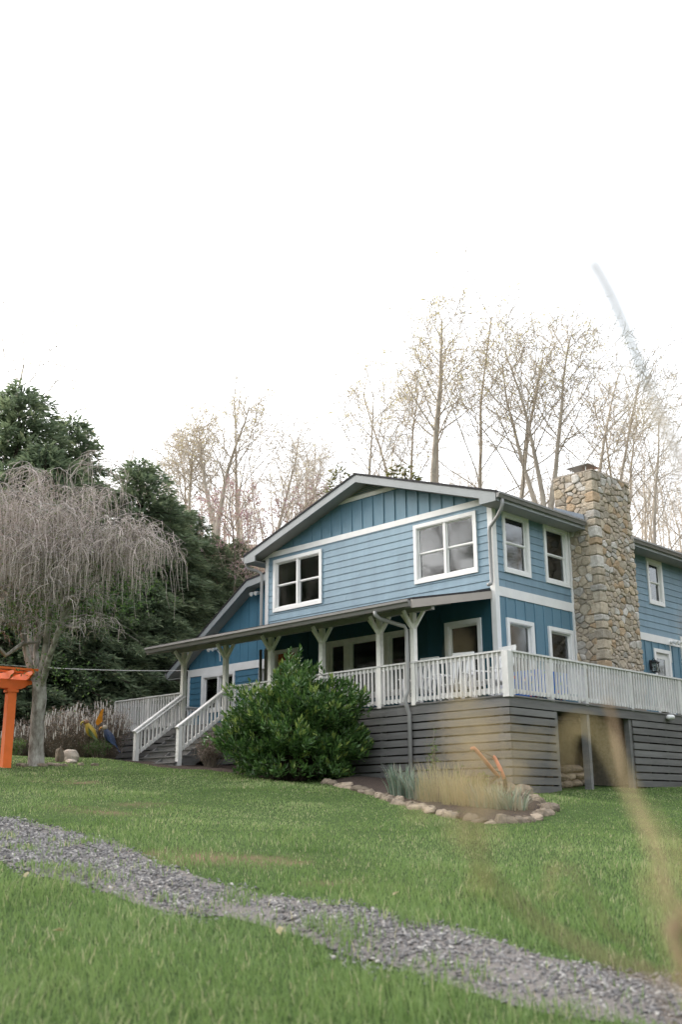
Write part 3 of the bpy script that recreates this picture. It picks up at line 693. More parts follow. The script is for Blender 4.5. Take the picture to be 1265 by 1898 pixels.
for a, b in ((-.2,-.2),(.2,-.2),(.2,.2),(-.2,.2)): mb.box((cx_+a-.01,cy_+b-.01,CZ1+.03),(cx_+a+.01,cy_+b+.01,zc_))
mb.tube([(cx_,cy_,zc_+.12),(cx_,cy_,zc_+.19)], .015, 6); mb.build('chimney_lid', mat('galvanised', (.38,.38,.37), .4, .1, 5, metal=.7), chim)
mb = MB(); mb.prism([(CU0,CV0-.07,roofz(CU0)-.02),(.50,CV0-.07,roofz(.5)-.02),(.50,CV0-.07,roofz(.5)+.14),(CU0,CV0-.07,roofz(CU0)+.22)], (0,.03,0)); mb.build('flashing', mat('lead_flashing', (.16,.19,.23), .6, .2, 6), chim)
mb = MB(); mb.box((-.12,.2,-5.2),(-.02,VB,ZD-.12)); mb.box((U0,.1,-5.2),(-.12,.2,ZD-.12)); mb.build('foundation', M['found'], house)

# wall lantern and floodlights
def lantern():
    p = onu(.12, 1213.5, 1234); t = thing('wall_lantern', (0.03,p.y,p.z), 'black box lantern on the wall left of the white side door', 'lantern')
    x, y, z = .16, p.y, p.z
    mb = MB(); mb.box((.03,y-.06,z-.1),(.05,y+.06,z+.16)); mb.tube([(.05,y,z+.12),(.12,y,z+.2),(.16,y,z+.17)], .012, 6); mb.build('bracket', M['black'], t)
    mb = MB()
    for a, b in ((-.07,-.07),(.07,-.07),(.07,.07),(-.07,.07)): mb.box((x+a-.008,y+b-.008,z-.16),(x+a+.008,y+b+.008,z+.08))
    mb.box((x-.085,y-.085,z-.18),(x+.085,y+.085,z-.155)); mb.add([(x-.1,y-.1,z+.08),(x+.1,y-.1,z+.08),(x+.1,y+.1,z+.08),(x-.1,y+.1,z+.08),(x,y,z+.17)], [(0,3,2,1),(0,1,4),(1,2,4),(2,3,4),(3,0,4)]); mb.build('cage', M['black'], t)
    mb = MB(); mb.box((x-.06,y-.06,z-.15),(x+.06,y+.06,z+.078)); mb.build('glass', M['glass'], t)
    mb = MB(); mb.tube([(x,y,z-.15),(x,y,z-.02)], .015, 8); mb.build('candle', M['plast'], t)
lantern()
def flood(p, d, label):
    t = thing('floodlight', p, label, 'floodlight'); d = Vector(d)
    s = Vector((d.y, -d.x, 0)).normalized()
    mb = MB(); mb.tube([p, p+d*.05], .055, 10); mb.build('base', M['plast'], t)
    for k in (-1, 1):
        mb = MB(); a = p+d*.05; b = p+d*.13+s*k*.10+Vector((0,0,-.03)); mb.tube([a, b, b+d*.05, b+d*.12+Vector((0,0,-.04))], [.018,.03,.05,.065], 10); mb.build('lamp_head', M['plast'], t)
flood(onv(VW-.03, 401, 1202), (0,-1,0), 'white twin floodlight above the wing window, left of a porch post')
flood(onv(VW-.03, 480.5, 1099), (0,-1,0), 'white twin floodlight high under the wing roof beside the downspout')
flood(onu(.03, 1244, 1190), (1,0,0), 'white twin floodlight on the belt board above the side door')
def conduit(pts, label):
    mb = MB(); mb.tube(pts, .012, 6); tag(mb.build('cable', M['plast'], None), label, 'cable')
p = onv(VW-.03, 403, 1206); conduit([p, p+Vector((.12,0,-.1)), p+Vector((.15,0,-.35))], 'thin white cable hanging from the floodlight above the wing window')
p = onu(.04, 1243, 1195); conduit([p, p+Vector((0,.02,-.3)), p+Vector((0,.02,-.5))], 'thin white cable running down from the floodlight above the side door')

# ------------------------------------------------------------------ deck and porch
DU0, DU1, DV, DB = -12.0, 1.70, -2.05, 9.5
deck = thing('porch_deck', (-5,-1,-4.5), 'raised grey deck with white railings, slatted skirt and stairs round the house', 'deck')
mb = MB(); mb.box((DU0,DV,ZD-.04),(U0-.05,VW-.1,ZD-.002)); mb.box((U0-.05,DV,ZD-.04),(DU1,-.05,ZD-.002)); mb.box((.06,-.05,ZD-.04),(DU1,DB,ZD-.002)); mb.build('deck_floor', M['deck'], deck)
def dp(name, a, b, mt=None, par=None):
    q = MB(); q.box(a, b); return q.build(name, mt or M['deck'], par or deck)
for a, b in ((DU0,-8.4),(-8.395,-4.8),(-4.795,-1.2),(-1.195,DU1+.035)): dp('rim_board', (a,DV-.035,ZD-.20),(b,DV,ZD-.012))
for a, b in ((DV+.002,1.5),(1.505,5.1),(5.105,DB)): dp('rim_board', (DU1,a,ZD-.20),(DU1+.035,b,ZD-.012))
for a, b in ((DU0,-8.4),(-8.395,-4.8),(-4.795,-1.2),(-1.195,DU1+.06)): dp('deck_edge', (a,DV-.06,ZD-.012),(b,DV+.1,ZD+.02))
for a, b in ((DV+.10,1.5),(1.505,5.1),(5.105,DB)): dp('deck_edge', (DU1-.1,a,ZD-.012),(DU1+.06,b,ZD+.02))
# skirt: separate boards with open gaps, dark lining far behind
kr = random.Random(3)
zt = ZD-.225; k = 0
while zt > -5.1:
    zb = zt-.132
    cuts = [DU0, -9.9, -6.4+kr.uniform(-.4,.4), -3.1+kr.uniform(-.4,.4), -.79, DU1+.03]
    for i in range(len(cuts)-1):
        a, b = cuts[i], cuts[i+1]-.006; g = min(gz(a, DV), gz(b, DV))
        if zt > g+.02: dp('skirt_board', (a,DV-.028-kr.uniform(0,.005),zb+kr.uniform(-.004,.004)),(b,DV-.004,zt))
    for a, b in ((DV+.002,-.45),(2.62,5.6),(5.606,DB)):
        if zt > min(gz(DU1,a), gz(DU1,b))+.02: dp('skirt_board', (DU1+.004,a,zb+kr.uniform(-.004,.004)),(DU1+.028+kr.uniform(0,.005),b,zt))
    zt -= .1655
for v in (-.42, .76, 2.56): dp('deck_post', (DU1-.13,v-.055,-5.2),(DU1-.004,v+.055,ZD-.05))
for u in (-11.9,-10.2,-8.6,-7,-5.2,-3.4,-1.7,0,1.5): dp('deck_post', (u-.05,DV+.002,-5.2),(u+.05,DV+.12,ZD-.05))
for v in (4.2,6,8,9.4): dp('deck_post', (DU1-.12,v-.05,-5.2),(DU1-.004,v+.05,ZD-.05))
for v in (.76,): dp('gate_post', (DU1-.02,v-.05,-5.0),(DU1+.03,v+.05,ZD-.21))
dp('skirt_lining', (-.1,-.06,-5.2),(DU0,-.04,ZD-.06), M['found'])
# left end of the deck
zt = ZD-.2
while zt > -4.4:
    dp('skirt_board', (DU0-.028,DV,zt-.142),(DU0,VW-.2,zt)); zt -= .1655
# railings
def railing(p0, p1, posts, name='railing', ends=True, step=.118):
    p0 = Vector(p0); p1 = Vector(p1); d = (p1-p0); L = d.length; d.normalize()
    zr = p0.z; top = .905
    q = MB(); q.beam(p0+Vector((0,0,top-.015)), p1+Vector((0,0,top-.015)), .14, .036); rl = q.build(name, M['rail'], deck)
    q = MB(); q.beam(p0+Vector((0,0,top-.075)), p1+Vector((0,0,top-.075)), .036, .075); q.build('upper_rail', M['rail'], rl)
    q = MB(); q.beam(p0+Vector((0,0,.11)), p1+Vector((0,0,.11)), .036, .075); q.build('lower_rail', M['rail'], rl)
    n = Vector((d.y, -d.x, 0))
    x = step*.6
    while x < L-.04:
        if not any(abs(x-pp) < .075 for pp in posts):
            c = p0+d*x+n*.034; q = MB(); s = .019
            q.box(c+Vector((-s,-s,.05)), c+Vector((s,s,top-.035))); q.build('baluster', M['rail'], rl)
        x += step
    for pp in posts:
        c = p0+d*pp; q = MB(); q.box(c+Vector((-.052,-.052,-.02)), c+Vector((.052,.052,top-.034))); q.build('rail_post', M['rail'], rl)
    return rl
RV = DV-.005; RU = DU1+.0
railing((DU0+.05,RV,ZD), (-8.85,RV,ZD), [.0, 1.6])
railing((-7.06,RV,ZD), (RU-.06,RV,ZD), [1.72+.0, 3.54, 5.36, 6.35])
railing((RU,RV+.06,ZD), (RU,DB,ZD), [1.43, 2.74, 4.65, 7.0, 9.3])
railing((DU0+.05,RV+.06,ZD), (DU0+.05,VW-.3,ZD), [1.6, 3.0])
dp('corner_post', (RU-.075,RV-.075,ZD-.02),(RU+.075,RV+.075,ZD+.885), M['rail'])
# porch posts with Y braces
PZ = -.80
for u in (-8.85,-7.08,-5.34,-3.54,-1.71,-.72):
    q = MB(); q.box((u-.057,RV-.057,ZD-.015),(u+.057,RV+.057,PZ)); po = q.build('porch_post', M['postw'], deck)
    for sx, sy in ((1,0),(-1,0),(0,-1)):
        q = MB(); a = Vector((u+sx*.03,RV+sy*.03,PZ-.34)); b = Vector((u+sx*.31,RV+sy*.31,PZ+.01))
        q.beam(a, b, .06, .07, (0,0,1)); q.build('brace', M['postw'], po)
# porch roof
PRU0, PRU1, PRV = -9.45, -.09, -2.82
prz = lambda v: -.07+.2060*v
mb = MB()
mb.prism([(PRU0,0.0,prz(0)),(PRU0,PRV,prz(PRV)),(PRU0,PRV,prz(PRV)-.045),(PRU0,0.0,prz(0)-.045)], (PRU1-PRU0,0,0)); pr_ = mb.build('porch_roof', M['shingle'], deck)
mb = MB(); mb.prism([(PRU0+.03,-.04,prz(0)-.11),(PRU0+.03,PRV+.03,prz(PRV)-.11),(PRU0+.03,PRV+.03,prz(PRV)-.13),(PRU0+.03,-.04,prz(0)-.13)], (PRU1-PRU0-.06,0,0)); mb.build('porch_ceiling', M['soffit'], pr_)
for u, s in ((PRU1,1),(PRU0,-1)):
    mb = MB(); mb.prism([(u-.02,-.036,prz(-.036)-.047),(u-.02,PRV,prz(PRV)-.047),(u-.02,PRV,prz(PRV)-.22),(u-.02,-.036,prz(-.036)-.22)], (.04,0,0)); mb.build('fascia', mat('taupe_fascia', (.42,.37,.335), .55, .06, 2), pr_)
mb = MB(); mb.prism([(PRU0,PRV-a,prz(PRV)-.045+b) for a, b in ((-.01,-.02),(-.01,-.14),(.06,-.14),(.085,-.075),(.115,-.05),(.115,-.0),(.10,-.0),(.10,-.02))], (PRU1-PRU0-.02,0,0)); mb.build('gutter', M['gutter'], pr_)
mb = MB(); mb.box((PRU0+.12,RV-.05,PZ),(PRU1-.06,RV+.05,PZ+.15)); mb.build('porch_beam', M['soffit'], pr_)
for k in range(11):
    u = PRU0+.3+k*.88; mb = MB(); mb.prism([(u-.02,-.1,prz(-.1)-.132),(u-.02,PRV+.06,prz(PRV)-.132),(u-.02,PRV+.06,prz(PRV)-.19),(u-.02,-.1,prz(-.1)-.19)], (.04,0,0)); mb.build('rafter', M['soffit'], pr_)
# porch downspout from gutter to ground
gzp = gz(-.9, DV-.1)
mb = MB(); ub = -.80; mb.tube([(ub-.28,PRV-.05,prz(PRV)-.17),(ub-.28,PRV-.05,prz(PRV)-.24),(ub-.25,PRV+.05,prz(PRV)-.32),(ub-.03,RV-.16,-1.10),(ub,RV-.13,-1.2),(ub,RV-.13,-2.42),(ub,RV-.14,-2.5),(ub-.03,RV-.18,-2.62),(ub-.03,RV-.18,-2.74),(ub,RV-.14,-2.88),(ub,RV-.10,-2.98),(ub,RV-.10,gzp-.1)], .045, 8); mb.build('downspout', M['dspout'], deck, True)
# stairs
SU0, SU1 = -8.85, -7.06
stairs = None
for u in ((SU0+SU1)/2, SU0+.02, SU1-.02):
    stg = MB(); stg.prism([(u-.02,DV-.03,ZD-.04),(u-.02,-3.58,-3.82),(u-.02,-3.58,-4.05),(u-.02,-3.30,-4.05),(u-.02,DV-.03,ZD-.45)], (.04,0,0))
    so = stg.build('stringer' if stairs else 'stairs', M['deck'], stairs or deck); stairs = stairs or so
for k in range(1, 7):
    v = DV-.06-.25*k; z = ZD-.165*k; x0 = SU0-.02-(.12 if k == 6 else 0)
    q = MB(); q.box((x0,v,z-.035),(SU1+.03,v+.285,z)); q.build('tread', M['deck'], stairs)
    q = MB(); q.box((x0+.02,v+.03,z-.30 if k == 6 else z-.165),(SU1+.012,v+.05,z-.036)); q.build('riser', M['deck'], stairs)
q = MB(); q.box((SU0,DV-.06,ZD-.165),(SU1,DV-.04,ZD-.02)); q.build('riser', M['deck'], stairs)
def stair_rail(u, vb, zb, grip):
    a = Vector((u,vb,zb)); top = Vector((u,DV-.0,ZD+.86)); bot = Vector((u,vb-.02,-3.00+ .0))
    q = MB(); bot = Vector((u, vb-.10, -2.96)); q.beam(bot, top, .13, .036); rl = q.build('stair_railing', M['rail'], stairs)
    dr = (top-bot).normalized()
    q = MB(); q.beam(bot+dr*.16+Vector((0,0,-.07)), top+Vector((0,0,-.07)), .036, .075); q.build('upper_rail', M['rail'], rl)
    lb = Vector((0,0,-.62)); q = MB(); q.beam(bot+dr*.14+lb, top+lb, .036, .085); q.build('lower_rail', M['rail'], rl)
    q = MB(); q.box((u-.055,vb-.055,zb),(u+.055,vb+.055,bot.z+.04)); q.build('rail_post', M['rail'], rl)
    L = (top-bot).length; x = .26
    while x < L-.1:
        c = bot+dr*x; q = MB(); q.box(c+Vector((.02,-.019,-.66)), c+Vector((.058,.019,-.02))); q.build('baluster', M['rail'], rl); x += .145
    if grip:
        q = MB(); q.tube([bot+Vector((.12,0,-.06)), top+Vector((.12,0,-.06))], .022, 8); q.build('hand_rail', M['rail'], rl)
stair_rail(SU0, -3.47, -3.765, True); stair_rail(SU1, -3.47, -4.0, False)

# ------------------------------------------------------------------ plants: builders
def leaf_mesh(name, P, D, N, L, W, mt, tint, fold=.25, mid=.5):
    """n kite-shaped leaves folded along the midrib, two triangles each (numpy)"""
    D = D/np.linalg.norm(D, axis=1, keepdims=True)
    S = np.cross(D, N); S /= np.linalg.norm(S, axis=1, keepdims=True)+1e-9; U = np.cross(S, D)
    L = L[:,None]; W = W[:,None]; c = P+D*L*mid+U*W*fold
    V = np.stack([P, c+S*W*.5, P+D*L, c-S*W*.5], 1).reshape(-1, 3); n = len(P)
    F3 = (np.array([[0,2,1],[0,3,2]])[None]+(np.arange(n)*4)[:,None,None]).reshape(-1, 3)
    me = bigmesh(name, V, F3, mt); settint(me, np.repeat(tint, 2)); return me
def ribbon_mesh(name, P, D, H, W, bend, mt, tint, segs=3, up=(0,0,1)):
    """n grass-like blades: base P, lean direction D (horizontal), height H, width W, bend = tip offset"""
    n = len(P); S = np.stack([-D[:,1], D[:,0], np.zeros(n)], -1); V = []
    for k in range(segs):
        f = k/segs; c = P+np.array(up)[None]*(H*(f-.18*bend/np.maximum(H,1e-3)*f*f))[:,None]+D*(bend*f*f)[:,None]; w = (W*(1-.55*f))[:,None]
        V += [c-S*w*.5, c+S*w*.5]
    V.append(P+np.array(up)[None]*(H*(1-.18*bend/np.maximum(H,1e-3)))[:,None]+D*bend[:,None])
    k = 2*segs+1; V = np.stack(V, 1).reshape(-1, 3); fs = []
    for j in range(segs-1): fs += [[2*j,2*j+1,2*j+3],[2*j,2*j+3,2*j+2]]
    fs.append([2*segs-2,2*segs-1,2*segs]); fs = np.array(fs)
    F3 = (fs[None]+(np.arange(n)*k)[:,None,None]).reshape(-1, 3)
    me = bigmesh(name, V, F3, mt); settint(me, np.repeat(tint, len(fs))); return me
def rdirs(n, zmin=-1, zmax=1):
    z = rng.uniform(zmin, zmax, n); a = rng.uniform(0, 2*np.pi, n); r = np.sqrt(1-z*z); return np.stack([r*np.cos(a), r*np.sin(a), z], -1)

def bare_tree(H, r0, seed, fork=None, cnt=(13, 8, 5), first=.38, spread=1.0, lean=(0,0), trunk_mat=None, budn=1.0, budmat=None, budsize=.09, twigmat=None):
    rnd = random.Random(seed); T = MB(); C_ = MB(); tips = []
    def perp(d, ang, az):
        o = d.orthogonal().normalized(); o2 = d.cross(o); return (d*math.cos(ang)+(o*math.cos(az)+o2*math.sin(az))*math.sin(ang)).normalized()
    def grow(p, d, L, r, lvl, upb):
        segs = (9, 6, 4, 3)[lvl]; pts = [p.copy()]; q = p.copy(); dd = d.copy(); dirs = [dd.copy()]
        wob = (.05, .13, .17, .2)[lvl]
        for i in range(segs):
            dd = (dd+Vector((rnd.gauss(0, wob), rnd.gauss(0, wob), rnd.gauss(0, wob*.6)+upb))).normalized(); q = q+dd*(L/segs); pts.append(q.copy()); dirs.append(dd.copy())
        e = (.16, .25, .35, .5)[lvl]; rad = [r*(1-(1-e)*(i/segs)**(.8 if lvl == 0 else 1)) for i in range(segs+1)]
        if lvl == 0: rad[0] *= 1.25
        (T if lvl <= 1 else C_).tube(pts, rad, (8, 5, 3, 3)[lvl], cap=False)
        if lvl == 3: tips.append(pts[-1]); tips.append(pts[-2]); return
        n = cnt[lvl]; az = rnd.uniform(0, 6.28)
        for k in range(n):
            f0 = (first, .22, .2)[lvl]; f = f0+(1-f0)*(k+rnd.uniform(.1,.9))/n; i = min(int(f*segs), segs-1); fr = f*segs-i
            bp = pts[i].lerp(pts[i+1], fr); az += 2.4+rnd.uniform(-.5,.5)
            ang = R(rnd.uniform(*((34,60), (34,66), (34,70))[lvl]))*spread
            bd = perp(dirs[i], ang, az); br = max((rad[i]*(1-fr)+rad[i+1]*fr)*(.36, .5, .6)[lvl], (.02, .013, .010)[lvl])
            bl = L*((.42, .56, .56)[lvl])*(1.12-.68*(f-f0)/(1-f0))*rnd.uniform(.7,1.2)
            grow(bp, bd, bl, br, lvl+1, (.085, .035, .01)[lvl])
    d0 = Vector((lean[0], lean[1], 1)).normalized()
    if fork:
        L1 = H*fork; pts = [Vector((0,0,0))]; 
        for i in range(4): pts.append(pts[-1]+(d0+Vector((rnd.gauss(0,.03), rnd.gauss(0,.03), 0))).normalized()*(L1/4))
        T.tube(pts, [r0*1.25, r0*1.02, r0*.96, r0*.92, r0*.9], 8, cap=False)
        a0 = rnd.uniform(0, 6.28); nf = rnd.choice((2, 2, 3))
        for k in range(nf): grow(pts[-1]-d0*.1, perp(d0, R(rnd.uniform(8, 17)), a0+k*6.28/nf), (H-L1)*rnd.uniform(.85, 1), r0*(.72 if nf == 2 else .6), 0, .015)
    else: grow(Vector((0,0,0)), d0, H, r0, 0, .0)
    tips = np.array([tuple(t) for t in tips]); n = int(len(tips)*budn*.36)
    P = tips[rng.integers(0, len(tips), n)]+rng.normal(0, .04, (n, 3))
    bm_ = leaf_mesh('buds', P, rdirs(n), rdirs(n), rng.uniform(.5, 1.4, n)*budsize, rng.uniform(.35, .8, n)*budsize, budmat or M['bud'], rng.random(n)) if n else None
    return T.mesh('trunk', trunk_mat or M['bark'], True), C_.mesh('twigs', twigmat or M['ftwig']), bm_
def plant_tree(name, meshes, loc, label, cat='tree', group=None, rz=0, sc=1.0, names=('trunk', 'crown', 'buds')):
    t = thing(name, loc, label, cat, group); t.rotation_euler = (0, 0, rz); t.scale = (sc, sc, sc)
    for nme, me in zip(names, meshes):
        if me:
            o = link(nme, me, t, inv=False)
            if nme != 'trunk': o['kind'] = 'stuff'
    return t
def conifer(H, Rm, seed, nb=150, per=80, mt=None, top=.55, droop=.38):
    g = np.random.default_rng(seed); T = MB(); T.tube([(0,0,0),(0,0,H*.5),(0,0,H*.97)], [H*.016+.06, H*.010+.03, .02], 7, cap=False)
    P = []; D = []; Ls = []; tn = []
    for b in range(nb):
        h = .03+.97*(b+g.random())/nb; az = b*2.399+g.uniform(-.5,.5); L = max(Rm*(1-h)**.45*g.uniform(.55, 1.12)*(.8+.2*min(1, h/.15)), .35)
        o = np.array([np.cos(az), np.sin(az), 0]); sd_ = np.array([-o[1], o[0], 0]); n = max(12, int(per*L/Rm*1.5))
        k = np.linspace(0, 1, 5); T.tube([tuple(o*L*s+np.array([0,0,h*H+.20*L*s-droop*L*s*s])) for s in k], [.03*(1-s*.8)*L/2+.005 for s in k], 3, cap=False)
        s = g.uniform(.12, 1.02, n)**.8; lat = g.normal(0, .20, n)*L*(1.12-s)*1.25
        p = o*(L*s)[:,None]+sd_*lat[:,None]; p[:,2] = h*H+.20*L*s-droop*L*s*s-np.abs(lat)*.30+g.normal(0, .10, n)
        d = o*(.75+.3*s)[:,None]+sd_*(np.sign(lat)*g.uniform(.1, .9, n))[:,None]; d[:,2] = g.normal(-.15, .45, n)
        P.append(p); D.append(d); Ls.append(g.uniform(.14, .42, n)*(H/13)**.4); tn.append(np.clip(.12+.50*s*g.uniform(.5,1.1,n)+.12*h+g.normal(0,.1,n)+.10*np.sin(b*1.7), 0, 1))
    P = np.concatenate(P); D = np.concatenate(D); L = np.concatenate(Ls); n = len(P)
    N = np.tile([0,0,1.], (n,1))+g.normal(0, .45, (n,3))
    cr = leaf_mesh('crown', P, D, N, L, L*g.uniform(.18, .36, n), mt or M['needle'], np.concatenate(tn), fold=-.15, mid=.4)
    return T.mesh('trunk', M['hbark']), cr

# ------------------------------------------------------------------ trees behind the house
def tree_at(px, py_top, D, seed, r0, lab, fork=None, mt=None, lean=(0,0), grp='bare trees on the hill behind the house', bud=1.0, cnt=(13,8,5), first=.38, spread=1.0, budmat=None, budsize=.09, name='bare_tree', twigmat=None):
    b = dep(px, 900, D); z = gz(b.x, b.y)-.2; top = dep(px, py_top, D).z
    ms = bare_tree(top-z, r0, seed, fork, cnt, first, spread, lean, mt, bud, budmat, budsize, twigmat)
    return plant_tree(name, ms, (b.x, b.y, z), lab, 'tree', grp)
tree_at(662, 700, 46, 21, .16, 'slim bare tree with yellow buds, first to the right above the left roof slope', bud=1.2, first=.5)
tree_at(742, 660, 50, 22, .17, 'bare budding tree above the roof, just left of the tallest forked one', fork=.4, bud=1.5)
tree_at(806, 560, 44, 23, .24, 'tallest forked bare tree above the roof ridge, hazed with yellow buds', fork=.52, bud=1.6, cnt=(15,9,5))
tree_at(850, 592, 48, 24, .17, 'slender bare tree close to the right of the tallest forked tree', bud=1.3, first=.5)
tree_at(930, 585, 43, 25, .22, 'straight grey bare tree rising left of the gutter downspout above the roof', bud=.7, cnt=(16,9,5), first=.45)
tree_at(1000, 590, 43, 26, .24, 'tall bare tree between the house corner and the chimney, with forked leaders', fork=.5, bud=1.0, cnt=(15,9,5))
tree_at(1046, 600, 46, 27, .19, 'bare tree leaning right just left of the stone chimney top', lean=(.10,.10), bud=.8, first=.5)
tree_at(1120, 680, 47, 28, .17, 'bare tree standing directly behind the stone chimney', bud=.5, first=.4)
tree_at(1152, 690, 50, 29, .16, 'thin bare tree above the right edge of the chimney', fork=.45, bud=.5)
tree_at(1208, 735, 44, 30, .17, 'bare tree right of the chimney above the far roof', bud=.4)
tree_at(1256, 770, 46, 31, .16, 'bare tree at the right edge of the picture above the far gutter', bud=.4)
LG = 'bare trees left of the house gable'
tree_at(352, 775, 52, 41, .16, 'leftmost bare tree of the clump right of the round evergreen', fork=.45, bud=.6, grp=LG)
tree_at(405, 725, 50, 42, .21, 'tallest bare tree of the clump left of the gable', fork=.5, bud=1.0, cnt=(15,9,5), grp=LG)
tree_at(437, 735, 53, 43, .17, 'second tall bare tree of the clump left of the gable', bud=.5, first=.45, grp=LG)
tree_at(470, 765, 50, 44, .17, 'bare tree with long right-reaching limbs, rightmost of the clump left of the gable', lean=(.12,.08), bud=.5, grp=LG)
tree_at(530, 830, 58, 45, .15, 'small far bare tree above the left roof slope of the gable', bud=.3, grp=LG)
tree_at(588, 850, 60, 46, .14, 'small far bare tree just left of the roof ridge', bud=.3, grp=LG)
tree_at(170, 800, 55, 47, .13, 'thin bare tree showing between the two large evergreens', bud=.5, grp=LG, cnt=(12,6,4))
tree_at(-6, 615, 44, 48, .2, 'bare tree whose twigs enter at the upper left edge above the evergreen', bud=.8, grp=LG, first=.6)
tree_at(455, 940, 47, 50, .10, 'pink-flowering redbud tree left of the gable', mt=M['bark2'], bud=7, budmat=M['redbud'], budsize=.11, grp='flowering trees left of the gable', cnt=(14,7,5), first=.3, name='flowering_tree')
tree_at(520, 955, 48, 51, .09, 'small rosy flowering tree touching the left roof slope', mt=M['bark2'], bud=6, budmat=M['redbud'], budsize=.10, grp='flowering trees left of the gable', cnt=(12,7,5), first=.3, name='flowering_tree')

# evergreens
con = [conifer(14, 4.0, 1, 260, 200), conifer(12, 3.9, 2, 240, 195), conifer(13, 3.5, 3, 250, 190, droop=.30)]
M['needle2'] = leafmat('yellow_green_needle', [(.05,.06,.018),(.12,.13,.035),(.24,.23,.06),(.34,.31,.09)], transl=.4, rough=.6)
con.append(conifer(10, 2.6, 4, 110, 70, mt=M['needle2'])); CH = [14, 12, 13, 10]
def conif_at(px, py, D, k, lab, wide=1.0, rz=0, grp='dark evergreens at the left'):
    b = dep(px, 1100, D); z = gz(b.x, b.y)-.2; top = dep(px, py, D).z; s = (top-z)/CH[k]
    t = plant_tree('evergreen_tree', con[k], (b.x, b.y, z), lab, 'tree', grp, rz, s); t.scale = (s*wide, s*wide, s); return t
conif_at(8, 672, 37, 0, 'tallest dark evergreen at the upper left edge', 1.2, .4)
conif_at(112, 742, 39, 2, 'dark evergreen just right of the tallest one, pointed top against the sky', 1.0, 1.9)
conif_at(66, 800, 35, 1, 'dark evergreen filling the left behind the weeping cherry crown', 1.15, 2.7)
conif_at(250, 832, 41, 1, 'rounded evergreen standing apart right of the weeping cherry', 1.2, .9)
conif_at(300, 905, 42, 0, 'evergreen on the right shoulder of the rounded one', 1.1, 2.2)
conif_at(348, 935, 44, 2, 'evergreen behind the drooping right tip of the cherry', 1.1, 3.3)
conif_at(392, 985, 46, 1, 'low evergreen left of the wing roof', 1.2, 4.1)
conif_at(440, 990, 48, 0, 'evergreen behind the wing roof, closest to the gable eave', 1.0, 5.2)
conif_at(190, 985, 36, 2, 'shaded evergreen directly behind the cherry trunk', 1.3, .2)
conif_at(120, 1010, 34, 0, 'shaded evergreen left of the cherry trunk', 1.3, 1.2)
conif_at(10, 960, 32, 1, 'shaded evergreen above the orange pergola', 1.3, 2.5)
conif_at(262, 1060, 38, 1, 'low shaded evergreen behind the deck railing at the left', 1.35, 3.7)
conif_at(330, 1090, 42, 2, 'low shaded evergreen touching the wing eave', 1.35, 4.9)
conif_at(-90, 780, 38, 2, 'evergreen cut by the left edge of the picture', 1.1, .7)
YG = 'yellow-green conifers behind the roof'
conif_at(757, 838, 45, 3, 'yellow-green conifer peeking over the roof right of the ridge', 1.2, .5, YG)
conif_at(633, 846, 50, 3, 'yellow-green conifer peeking over the roof left of the ridge', 1.1, 2.5, YG)
# woods across the track, seen only mirrored in the panes
OG = 'trees across the track behind the viewer, mirrored in the windows'
_bt = [bare_tree(17, .22, 70+i, .4, (15,9,6), .3, 1.0, budn=.8) for i in range(2)]
for i, (x, y, s) in enumerate(((-16,-20,1.0),(-21,-19,1.05),(-26,-18,1.0),(-11,-24,1.05),(16,12,.95),(13,16,1.0),(19,19,1.0),(21,9,1.0),(15,22,1.05))):
    plant_tree('bare_tree', _bt[i%2], (x, y, gz(x, y)-.2), 'bare tree at the edge of the wood mirrored in the windows', 'tree', 'bare trees mirrored in the windows', i*1.7, s)
for i, (x, y, k, s) in enumerate(((18,15,3,1.2),(22,13,3,1.6),(19,24,3,1.7),(24,18,1,1.3),(27,8,0,1.2),(24,2,2,1.2),(-20,-28,0,1.15),(-27,-25,1,1.35),(-35,-26,2,1.3),(-14,-31,1,1.35),(-31,-23,0,1.2),(-24,-37,0,1.0),(-41,-21,0,1.2),(-38,-30,1,1.3),(24,27,3,1.7),(19,33,3,1.9),(29,34,0,1.3),(15,30,3,1.5),(34,26,1,1.4))):
    t = plant_tree('evergreen_tree', con[k], (x, y, gz(x, y)-.2), 'evergreen of the wood across the track mirrored in the windows', 'tree', OG, i*1.1, s)

# far wooded hillside: trunks and twigs too many to count
def far_wood():
    Vs = []; Fs = []; o = 0; tints = []
    temps = []
    for sd_ in range(4):
        a, c, _ = bare_tree(10.5, .12, 90+sd_, None, (9, 5, 3), .25, 1.0, budn=0)
        v = []; f = []
        for me_ in (a, c):
            q = np.zeros(len(me_.vertices)*3); me_.vertices.foreach_get('co', q); q = q.reshape(-1, 3)
            fi = np.zeros(len(me_.loops), int); me_.loops.foreach_get('vertex_index', fi); fi = fi.reshape(-1, 4)
            f.append(fi+sum(len(x) for x in v)); v.append(q)
        temps.append((np.concatenate(v), np.concatenate(f)))
    n = 200
    for i in range(n):
        d = rng.uniform(58, 135); t = rng.uniform(-.42, .42)*d; v, f = temps[i%4]; a = rng.uniform(0, 6.28); s = rng.uniform(.7, 1.15)
        x = v[:,0]*math.cos(a)-v[:,1]*math.sin(a); y = v[:,0]*math.sin(a)+v[:,1]*math.cos(a)
        X, Y = wxy(t, d); Vs.append(np.stack([x*s+X, y*s+Y, v[:,2]*s+float(hgt(t, d))-.2], -1)); Fs.append(f+o); o += len(v)
    me = bigmesh('far_wood', np.concatenate(Vs), np.concatenate(Fs), M['ftwig'])
    return link('far_wood', me)
tag(far_wood(), 'pale bare wood covering the far hillside', 'wood', None, 'stuff')

